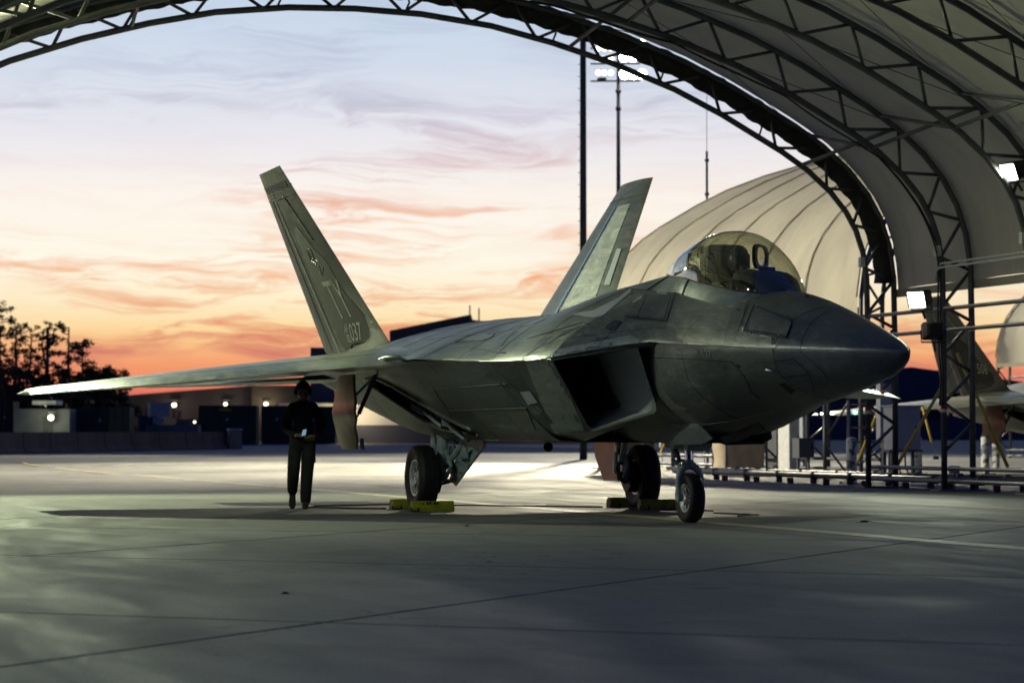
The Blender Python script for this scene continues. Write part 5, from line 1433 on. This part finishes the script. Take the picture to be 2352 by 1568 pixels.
for (px_, top, lab) in ((108, 750, 'dark utility pole with two transformer cans among the pines at the left'), (1079, 700, 'thin pole on the roof of the distant hangar, left one of two'), (1100, 706, 'thin pole on the roof of the distant hangar, right one of two'), (28, 930, 'short post near the left edge below the wingtip')):
    D_ = 230 if px_ < 200 else 255; B_ = at(px_, 1010, D=D_); T_ = at(px_, top, D=D_)
    o = thing('utility_pole', lab, 'pole', (B_.x, B_.y, gz(D_)))
    r_ = .16 if px_ == 108 else .07
    MB().tube([(0, 0, -1), (0, 0, T_.z - gz(D_))], r_, 8).build('pole', darkbox, o, True)
    if px_ == 108:
        for s_ in (-1, 1): MB().tube([sdir * s_ * .65 + Vector((0, 0, 4.2 + .0)), sdir * s_ * .65 + Vector((0, 0, 5.1))], .3, 10).build('transformer_can', darkbox, o, True)
        MB().tube([sdir * -.8 + Vector((0, 0, 4.9)), sdir * .8 + Vector((0, 0, 4.9))], .06, 6).build('crossarm', darkbox, o)

# ------------------------------------------------------------------ things by the shelter legs
def bollard(x, y, h_, seed, label):
    o = thing('bollard', label, 'bollard', (x, y, 0), 0, 'mottled white and grey bollards')
    r_ = .115; b = MB().lathe((0, 0, 0), (0, 0, 1), [(0, r_), (h_ - .06, r_), (h_ - .02, r_ * .85), (h_, r_ * .5), (h_ + .005, .001)], 20).build('post', BOLL, o, True, 40)
    MB().box((0, 0, .012), (.42, .42, .024)).build('foot_plate', steel, o)
    for a in (-1, 1):
        for c_ in (-1, 1): MB().tube([(a * .17, c_ * .17, .02), (a * .17, c_ * .17, .05)], .014, 6).build('bolt', steel_dark, o)
    return o
BOLL = pbsdf('camouflage_bollard', (.6, .6, .56), .6)
T = NT(BOLL.node_tree); co = T.n('ShaderNodeNewGeometry').outputs['Position']
T.l(T.ramp(T.noise(T.map(co, scale=(3, 3, 5)), 1.3, 3, .6), [(.50, (.62, .62, .57, 1)), (.53, (.12, .14, .14, 1))], 'CONSTANT'), BOLL.node_tree.nodes['Principled BSDF'].inputs['Base Color'])
for x, y, h_, lab in ((-23.2, 12.9, 1.02, 'mottled white bollard just left of the first shelter leg below the jet nose'), (-36.5, 21.1, 1.06, 'mottled bollard behind the cabinet, between the two nearest shelter legs'), (-35.8, 22.8, 1.06, 'mottled bollard under the wing of the second jet, right of the shelter legs'),
                      (-50, 16.6, .92, 'white scuffed bollard seen between the main wheels, left of the left gear door'), (-44, 27.5, 1.0, 'small mottled bollard far behind the second jet door')):
    bollard(x, y, h_, 1, lab)
# guy ropes with yellow sleeves
def guy(p0, p1, s0, s1, label):
    o = thing('guy_rope', label, 'guy rope', (0, 0, 0), 0, 'guy ropes with yellow sleeves at the shelter legs')
    p0, p1 = Vector(p0), Vector(p1)
    MB().tube([p0, p1], .008, 4).build('rope', steel_dark, o)
    MB().tube([p0.lerp(p1, s0), p0.lerp(p1, s1)], .035, 8).build('sleeve', sleeve, o, True)
    MB().box(p0 + Vector((0, 0, .0)), (.1, .1, .08)).build('anchor', steel_dark, o)
def W2(px, py, X=None, D=None): return at(px, py, X=X, D=D)
guy(W2(2042, 1100, D=53), W2(2230, 770, D=55), .03, .62, 'yellow-sleeved guy rope rising right behind the jet nose, nearest one')
guy(W2(1962, 1080, D=60), W2(2062, 830, D=62), .02, .72, 'yellow-sleeved guy rope left of the grey cabinet')
guy(W2(2318, 1078, D=52), W2(2150, 700, D=54), .02, .70, 'yellow-sleeved guy rope slanting down to the right edge')
guy(W2(2150, 1050, D=62), W2(2118, 930, D=63), .3, 1.0, 'short pale guy sleeve behind the second shelter leg')
guy(W2(1500, 1075, D=82), W2(1530, 1010, D=82), .3, 1.0, 'short yellow guy sleeve seen above the left main wheel')
sf = thing('service_frame', 'low galvanised pipe frame with diagonal braces left of the grey cabinet, behind the jet nose', 'pipe frame')
pp = [at(px_, 1090, D=62) for px_ in (1895, 1950, 2045)]
for p in pp: MB().tube([(p.x, p.y, 0), (p.x, p.y, 1.9)], .05, 8).build('post', steel, sf, True)
for z_ in (.9, 1.25, 1.8):
    MB().tube([(pp[1].x, pp[1].y, z_), (pp[2].x, pp[2].y, z_)], .028, 6).build('rail', steel, sf, True)
for a_, b_, z0, z1 in ((0, 1, .95, 1.85), (0, 1, .85, .1), (1, 2, .2, .9)):
    MB().tube([(pp[a_].x, pp[a_].y, z0), (pp[b_].x, pp[b_].y, z1)], .03, 6).build('diagonal_brace', steel, sf, True)
# grey electrical cabinet
cb_ = at(2072, 1010, D=58); cab = thing('electrical_cabinet', 'pale grey electrical cabinet on a stand between the shelter legs', 'cabinet', (cb_.x, cb_.y, 0), R(10))
MB().box((0, 0, 1.22), (.42, .70, .95)).build('box', greybox, cab); MB().box((0, 0, 1.71), (.5, .8, .03)).build('lid', greybox, cab)
MB().box((.215, 0, 1.22), (.012, .64, .88)).build('door', greybox, cab)
MB().box((.23, .22, 1.2), (.03, .03, .12)).build('handle', black, cab)
for y_ in (-.28, .28): MB().box((0, y_, .37), (.06, .06, .74)).build('leg', steel, cab)
MB().box((0, 0, .72), (.3, .9, .05)).build('shelf_rail', steel, cab)
for k in range(3): MB().tube([(.1, -.2 + .2 * k, .75), (.12, -.2 + .2 * k, .4), (.15, -.1 + .2 * k, .1)], .02, 6).build('conduit', steel_dark, cab, True)
tb = at(2030, 960, D=60); tw = thing('cable_riser', 'tall pale grey cable riser box behind the electrical cabinet', 'cable box', (tb.x, tb.y, 0))
MB().box((0, 0, 1.6), (.22, .28, 1.3)).build('box', greybox, tw); MB().box((0, 0, .5), (.08, .08, 1.0)).build('stand', steel, tw)
# tarpaulin covered frame and cabinets to its right
tc_ = at(1712, 1075, D=72); tarp = thing('tarpaulin_cover', 'tan canvas cover hung over a low frame behind the nose wheel', 'canvas cover', (tc_.x, tc_.y, 0), R(13))
rows = []
for i in range(21):
    y_ = -.64 + 1.28 * i / 20; row = []
    for j in range(12):
        z_ = .18 + 1.30 * j / 11
        row.append((.02 * math.sin(i * .9 + j * .5) + .03 * math.sin(j * .9) * math.cos(i * .4), y_ + .012 * math.sin(j), z_ + .015 * math.sin(i * .8) * (1 - j / 11)))
    rows.append(row)
back = [[(x - .65, y, z) for x, y, z in r_] for r_ in rows]
MB().grid(rows).grid(back).grid([rows[0], back[0]]).grid([rows[-1], back[-1]]).grid([[r_[-1] for r_ in rows], [r_[-1] for r_ in back]]).build('canvas', tan, tarp, True)
for y_ in (-.68, .70):
    MB().box((.03, y_, .82), (.05, .05, 1.64)).build('post', steel, tarp)
MB().box((.02, 0, .14), (.04, 1.3, .03)).build('rail', steel_dark, tarp)
for k in range(5): MB().box((-.2, -.3 + .2 * k, .09), (.05, .06, .18)).build('foot', steel_dark, tarp)
def cabinet(px, py, D, w_, h_, z0, mat, label, name='equipment_cabinet', dp=.5, legs=False):
    p = at(px, py, D=D); o = thing(name, label, 'cabinet', (p.x, p.y, 0), R(12))
    MB().box((0, 0, z0 + h_ / 2), (dp, w_, h_)).build('box', mat, o)
    MB().box((dp / 2 + .006, 0, z0 + h_ / 2), (.012, w_ * .9, h_ * .93)).build('door', mat, o)
    MB().box((dp / 2 + .02, w_ * .32, z0 + h_ * .5), (.025, .03, .12)).build('handle', black, o)
    for y_ in (-w_ * .35, w_ * .35): MB().box((0, y_, z0 / 2), (.06, .05, max(.05, z0))).build('leg', steel_dark, o)
    return o
cabinet(1812, 1070, 70, .34, 1.75, .12, whitep, 'tall narrow white cabinet with rust streaks right of the tan canvas')
cabinet(1786, 1070, 74, .42, 1.6, .2, darkbox, 'dark tall cabinet between the tan canvas and the white cabinet')
cabinet(1845, 1060, 68, .48, .52, .48, darkbox, 'low dark switch box on legs right of the white cabinet', dp=.3)
cabinet(1838, 1070, 72, .2, 1.5, .1, greybox, 'grey narrow riser cabinet behind the low dark box')
for px_, py_, D_, lab in ((1521, 1020, 86, 'small grey socket box on the post above the left main wheel'), (1618, 1022, 84, 'small grey socket box on the post behind the nose wheel strut'), (2192, 1078, 50, 'small grey junction box at the foot of the second shelter leg')):
    p = at(px_, py_, D=D_); o = thing('junction_box', lab, 'junction box', p, R(10)); MB().box((0, 0, 0), (.12, .17, .16)).build('box', greybox, o); MB().box((.065, 0, 0), (.01, .14, .13)).build('lid', greybox, o)
    MB().tube([(0, 0, -.08), (0, 0, -p.z + .02)], .018, 6).build('conduit', steel, o)
# ground pipes along the right legs
for k, (x0, x1, y_, z_, r_, lab) in enumerate(((-31, -4, 11.75, .20, .075, 'thick galvanised pipe on low stands along the right shelter legs'), (-33, -10, 12.35, .24, .06, 'thinner pipe behind the thick one along the right shelter legs'))):
    o = thing('ground_pipe', lab, 'pipe', (0, 0, 0), 0, 'pipes along the shelter legs')
    MB().tube([(x0, y_, z_), (x1, y_, z_)], r_ * .8, 10).build('pipe', steel_dark, o, True)
    for i in range(int((x1 - x0) / 1.9)):
        X = x0 + .8 + i * 1.9
        MB().tube([(X - .04, y_, z_), (X + .04, y_, z_)], r_ * 1.3, 10).build('pipe_collar', steel_dark, o, True)
        MB().box((X + .6, y_, (z_ - r_) / 2), (.04, .14, z_ - r_)).build('stand', steel_dark, o)
# red and white tape marks on legs
for k in (0, 1):
    for z_, yy in ((1.55, .0), (3.1, .6)):
        MB().tube([(k * SPC, 10.67 + yy, z_), (k * SPC, 10.67 + yy, z_ + .07)], .066, 8).build('red_tape', red, sh1, True)
        MB().tube([(k * SPC, 10.67 + yy, z_ - .07), (k * SPC, 10.67 + yy, z_)], .066, 8).build('white_tape', whitep, sh1, True)
for k in range(3):
    p = Vector((k * SPC, 10.55, 4.55)); MB().box(p, (.12, .1, .2)).build('switch_box', whitep, sh1)

# ------------------------------------------------------------------ far background
def fbox(px0, px1, pytop, D, dp, mat, name, parent, zb=-.5, topr=None):
    a, b = at(px0, pytop, D=D), at(px1, topr if topr is not None else pytop, D=D)
    back = FW.copy(); back.z = 0; back = back.normalized() * dp
    o2 = [Vector((a.x, a.y, gz(D) + zb)), Vector((b.x, b.y, gz(D) + zb)), Vector((b.x, b.y, b.z)), Vector((a.x, a.y, a.z))]
    return MB().prism(o2, back).build(name, mat, parent)
def quadface(px0, px1, py0, py1, D, mat, name, parent, proud=.05, dp=.06):
    a, b, c_, d_ = at(px0, py1, D=D), at(px1, py1, D=D), at(px1, py0, D=D), at(px0, py0, D=D)
    f_ = FW.copy(); f_.z = 0; f_.normalize()
    return MB().prism([p - f_ * proud for p in (a, b, c_, d_)], f_ * dp).build(name, mat, parent)
# long low building under the wing
bl = thing('long_building', 'long low mauve building behind the containers, seen below the wing', 'building')
fbox(60, 578, 925, 285, 30, mauve, 'wall', bl, topr=884)
fbox(578, 790, 884, 284, 30, tanwall, 'wall', bl)
fbox(55, 200, 923, 284, 31, roofm, 'roof_edge', bl, zb=4.2, topr=888)
for x0, x1 in ((395, 415), (462, 476), (340, 352)):
    w_ = quadface(x0, x1, 936, 958, 284.8, glassdark, 'window', bl)
    quadface((x0 + x1) / 2 - 1, (x0 + x1) / 2 + 1, 936, 958, 284.7, mauve, 'glazing_bar', w_)
for px_, py_, r_, lab in ((105, 928, .33, 1), (220, 928, .36, 1), (400, 929, .42, 1), (518, 927, .34, 1), (611, 927, .38, 1), (815, 930, .3, 1)):
    p = at(px_, py_, D=283.5 if px_ < 800 else 238)
    l_ = thing('wall_lamp', ['', 'wall lamp above the white shed at far left', 'wall lamp above the second dark container', 'wall lamp in the middle of the long building', 'wall lamp over the container with the yellow sign', 'bluish wall lamp right of the yellow sign', 'added wall lamp brightening the low building behind the gear door'][[105, 220, 400, 518, 611, 815].index(px_) + 1], 'lamp', p, 0, 'lamps on the distant long building')
    MB().ball((0, 0, 0), r_ * .62, 10, 8, (1, 1, .9)).build('bulb', wallglow, l_, True); MB().box((-.3, .12, r_ + .05), (.7, .7, .1)).build('hood', darkbox, l_)
    point('wall_lamp_beam', p - FW * 1.2, 130 if px_ < 800 else 900, (1, .8, .5), .3)  # the low building's lamp is added to brighten its wall
# big hangar behind the jet
hg = thing('distant_hangar', 'large navy hangar with a low gable roof rising behind the jet spine', 'hangar')
fbox(713, 905, 797, 262, 40, roofm, 'side_bay', hg)
f_ = FW.copy(); f_.z = 0; f_.normalize()
a, b, c_ = at(895, 770, D=260), at(1082, 733, D=260), at(1300, 760, D=260)
MB().prism([Vector((a.x, a.y, 0)), Vector((c_.x, c_.y, 0)), c_, b, a], f_ * 45).build('gable_end', roofm, hg)
for k in range(5): quadface(905 + k * 70, 965 + k * 70, 850, 990, 259.9, navy, 'door_leaf', hg)
MB().prism([Vector((a.x, a.y, a.z)) - f_ * .4, b - f_ * .4, b - f_ * .4 + Vector((0, 0, .5)), a - f_ * .4 + Vector((0, 0, .5))], f_ * 46).build('roof_edge', navy, hg)
lw = thing('low_building', 'low tan and grey building with a dark plinth, seen between main wheel and tail', 'building')
fbox(640, 1010, 925, 240, 10, grime(pbsdf('grey_wall', (.50, .50, .47), .8), .3, .2), 'wall', lw)
fbox(640, 1350, 975, 239, 1, navy, 'plinth', lw)
# blue buildings at right
rb_ = thing('long_building', 'long navy building beyond the neighbouring shelter at the right', 'building')
fbox(1350, 2500, 905, 330, 25, navy, 'wall', rb_)
for k in range(9): quadface(1420 + k * 118, 1450 + k * 118, 940, 962, 329.5, glassdark, 'window', rb_)
fbox(1350, 2500, 962, 328, 1, roofm, 'plinth', rb_)
rh = thing('distant_hangar', 'dark blue hangar roof against the pink sky between the shelter legs', 'hangar')
a, b, c_ = at(1960, 850, D=400), at(2095, 842, D=400), at(2420, 885, D=400)
MB().prism([Vector((a.x, a.y, 0)), Vector((c_.x, c_.y, 0)), c_, b, a], f_ * 40).build('gable_end', roofm, rh)
# containers and sheds behind the barrier
def container(px0, px1, pytop, D, label, mat=contgreen, door=True, sign=False):
    o = thing('container', label, 'container', (0, 0, 0), 0, 'dark containers behind the barrier')
    fbox(px0, px1, pytop, D, 2.6, mat, 'body', o, zb=-.02)
    n_ = max(2, int((px1 - px0) / 16))
    for k in range(n_ + 1):
        x_ = px0 + (px1 - px0) * k / n_; quadface(x_ - .8, x_ + .8, pytop + 3, 1004, D, mat, 'rib', o, .08, .08)
    if door:
        m_ = (px0 + px1) / 2; quadface(m_ - 14, m_ + 14, pytop + 10, 1000, D, mat, 'door', o, .14, .08); quadface(m_ - 3, m_ + 3, (pytop + 1000) / 2 - 6, (pytop + 1000) / 2, D, greybox, 'placard', o, .2, .04)
    if sign: quadface(505, 532, pytop + 6, pytop + 13, D, yellow, 'sign', o, .25, .05)
    return o
container(-8, 30, 921, 205, 'dark container at the left edge of the photo')
container(163, 297, 934, 200, 'wide dark green container left of the utility trailer')
container(457, 588, 930, 215, 'dark container with a small yellow sign, beside the end of the barrier', sign=True)
container(601, 672, 930, 222, 'dark container just left of the walking man')
container(672, 770, 932, 226, 'dark container partly behind the walking man')
sh_ = thing('shed', 'small grey-white shed with a lit doorway lamp at far left', 'shed')
fbox(32, 160, 938, 196, 3, grime(pbsdf('shed_wall', (.15, .16, .17), .6), .6, .3), 'wall', sh_, zb=-.02); fbox(74, 128, 928, 195.5, 3, whitep, 'roof', sh_, zb=3.4); quadface(100, 122, 956, 1000, 196, darkbox, 'door', sh_, .1)
p = at(117, 958, D=194.8); l_ = thing('wall_lamp', 'bright lamp beside the door of the small shed', 'lamp', p); MB().ball((0, 0, 0), .22, 10, 8).build('bulb', wallglow, l_, True); MB().box((0, 0, .36), (.5, .5, .08)).build('hood', darkbox, l_); point('wall_lamp_beam', p - FW * .8, 90, (.95, 1, .6), .2)
tr_ = thing('utility_trailer', 'bluish equipment trailer with a tilted panel between two containers', 'trailer')
fbox(318, 360, 952, 208, 2, roofm, 'body', tr_, zb=.2); fbox(335, 455, 975, 207, 2, grime(pbsdf('trailer_grey', (.12, .14, .18), .5), .5, .3), 'bed', tr_, zb=.3); quadface(352, 378, 958, 972, 206.5, greybox, 'tilted_panel', tr_, .2, .3)
q = at(365, 940, D=207); MB().box(q, (1.0, 1.6, 1.1)).build('generator_head', greybox, tr_)
for px_ in (350, 430): q = at(px_, 1003, D=207); MB().lathe((q.x, q.y, gz(207) + .35), FW, [(-.15, .001), (-.15, .36), (.15, .36), (.15, .001)], 14).build('wheel', rubber, tr_)
pk = thing('pickup_truck', 'dark parked pickup truck in front of the long building', 'truck')
fbox(405, 452, 962, 214, 2, darkbox, 'cab', pk, zb=.5); fbox(400, 457, 972, 213.5, 2.2, darkbox, 'body', pk, zb=.45)
for px_ in (410, 447): q = at(px_, 1000, D=213); MB().lathe((q.x, q.y, gz(213) + .38), FW, [(-.12, .001), (-.12, .38), (.12, .38), (.12, .001)], 14).build('wheel', rubber, pk)
for px_, c in ((447, 1), ): q = at(px_, 968, D=212.6); MB().ball(q, .10, 8, 6).build('headlight', wallglow, pk)
# concrete barrier: single segments
x0 = -60; k = 0
while x0 < 500:
    x1 = x0 + 62; u0 = (x0 + 60) / 590; u1 = (x1 - 2 + 60) / 590
    def bp(u_, top): D_ = 130 + 40 * u_; q = at(-60 + 590 * u_, 1000, D=D_); return Vector((q.x, q.y, gz(D_) - .02)), D_
    (a, Da), (b, Db) = bp(u0, 0), bp(min(u1, 1), 0)
    d_ = (b - a).normalized(); n_ = Vector((-d_.y, d_.x, 0)); 
    if n_.dot(FW) < 0: n_ = -n_
    pr = [(0, 0), (.62, 0), (.62, .08), (.42, .3), (.36, 1.12), (.26, 1.12), (.20, .3), (0, .08)]
    o = MB().prism([a + n_ * p0 + Vector((0, 0, p1)) for p0, p1 in pr], b - a).build('barrier', barrier_m)
    o['label'] = 'concrete barrier segment in the dark low wall, ' + ['leftmost, out past the photo edge', 'first at the left edge of the photo', 'second from the left photo edge', 'third from the left photo edge', 'fourth from the left, before the shed', 'fifth from the left, before the wide container', 'sixth from the left, under the trailer', 'seventh from the left, before the pickup', 'eighth from the left, beside the end block', 'last'][k]
    o['category'] = 'barrier'; o['group'] = 'concrete barrier segments of the low wall'
    x0 = x1; k += 1
p_, D_ = bp(.998, 0)
eb = thing('barrier_end', 'pale weathered end block of the low concrete wall', 'barrier', p_)
MB().box((0, .3, .62), (.7, .8, 1.24)).build('block', grime(pbsdf('end_block', (.30, .26, .19), .9), 1, .4), eb); MB().box((0, .3, 1.27), (.8, .9, .08)).build('cap', whitep, eb)

# ------------------------------------------------------------------ trees
def leaf_clump(mb, c, r_, n, rnd, size):
    for _ in range(n):
        a, ct = rnd.random() * 2 * math.pi, rnd.uniform(-1, 1); st = math.sqrt(1 - ct * ct); q = r_ * rnd.random() ** .5
        p = Vector(c) + Vector((q * st * math.cos(a), q * st * math.sin(a), q * ct * .62))
        u_ = Vector((rnd.gauss(0, 1), rnd.gauss(0, 1), rnd.gauss(0, 1))).normalized(); v_ = u_.cross(Vector((rnd.gauss(0, 1), rnd.gauss(0, 1), rnd.gauss(0, 1)))).normalized()
        s_ = size * rnd.uniform(.6, 1.3)
        mb.add([p - u_ * s_, p + v_ * s_ * .5, p + u_ * s_, p - v_ * s_ * .5], [(0, 1, 2, 3)])
def pine(px, pytop, D, label, seed, spread=2.6, bare=.55, dens=.8, cat='tree', name='pine_tree'):
    rnd = random.Random(seed); b = at(px, 1000, D=D); t_ = at(px, pytop, D=D); H = t_.z - gz(D)
    o = thing(name, label, cat, (b.x, b.y, gz(D)), 0, 'pines and bushes at the far left of the apron')
    pts = [(0, 0, 0)]; 
    for k in range(1, 7): pts.append((rnd.gauss(0, .12), rnd.gauss(0, .12), H * .97 * k / 6))
    MB().tube(pts, [.22 * (1 - .13 * k) for k in range(7)], 7).build('trunk', bark, o, True)
    cr = MB(); lb = MB(); z_ = H * bare
    while z_ < H * .98:
        f_h = (z_ - H * bare) / (H * (1 - bare)); L0 = spread * (1 - .62 * f_h) * rnd.uniform(.55, 1.1)
        a = rnd.random() * 6.28; e = Vector((math.cos(a) * L0, math.sin(a) * L0, z_ + rnd.uniform(-.1, .5)))
        lb.tube([(0, 0, z_), (e.x * .6, e.y * .6, z_ + .1), e], [.06, .04, .02], 5)
        for q in range(int(4 * dens)):
            c_ = Vector((0, 0, z_)).lerp(e, rnd.uniform(.5, 1.08)) + Vector((rnd.gauss(0, .25), rnd.gauss(0, .25), rnd.gauss(0, .2)))
            leaf_clump(cr, c_, rnd.uniform(.22, .46), 24, rnd, .12)
        z_ += rnd.uniform(.16, .36) * H / 9
    lb.build('limb', bark, o, True)['kind'] = 'stuff'
    cr.build('crown', leafm, o)
    return o
pine(158, 742, 215, 'pine with a flat-topped crown and bare trunk right of the utility pole', 4, 2.9, .46)
pine(190, 778, 218, 'short pine leaning at the right side of the flat-topped pine', 9, 1.9, .55)
pine(100, 748, 224, 'pine directly behind the utility pole', 12, 2.3, .42, .9)
pine(70, 762, 212, 'pine left of the utility pole', 21, 2.6, .40, .8)
pine(38, 742, 210, 'pine second from the left photo edge', 33, 2.4, .35, .8)
pine(0, 690, 200, 'tallest pine, cut by the left photo edge', 41, 2.6, .30, .9)
pine(-28, 700, 204, 'pine mostly outside the left photo edge', 47, 2.8, .3, .8)
for i_, (px_, pt, sp_, lab) in enumerate(((20, 842, 3.2, 'dense bush below the tallest pine at the left edge'), (75, 846, 3.2, 'dense bush left of the utility pole foot'), (130, 850, 3.0, 'bush under the flat-topped pine'), (180, 852, 3.0, 'bush right of the flat-topped pine'), (225, 848, 3.2, 'low bush above the wing, second from the right'), (262, 850, 2.6, 'rightmost low bush above the wing'))):
    pine(px_, pt, 222 + i_ * 3, lab, 60 + i_, sp_, .08, 2.6, 'bush', 'bush')
# far tree line, one mass
def treeline():
    rnd = random.Random(99); mb = MB()
    for k in range(520):
        px_ = -200 + 3000 * k / 520 + rnd.uniform(-3, 3); D_ = 470 + rnd.uniform(-25, 25)
        top = 968 + 8 * math.sin(k * .05) + rnd.uniform(-5, 8)
        if px_ < 340: top = 888 + rnd.uniform(-6, 30) + max(0, px_ - 60) * .12
        b = at(px_, 1000, D=D_); t_ = at(px_, top, D=D_); Ht = t_.z - 1
        for z_ in np.linspace(1.2, Ht, max(3, int(Ht / 1.4))): leaf_clump(mb, (b.x, b.y, z_), 1.9, 26, rnd, .55)
    o = mb.build('tree_line', leafm); o['kind'] = 'stuff'
treeline()
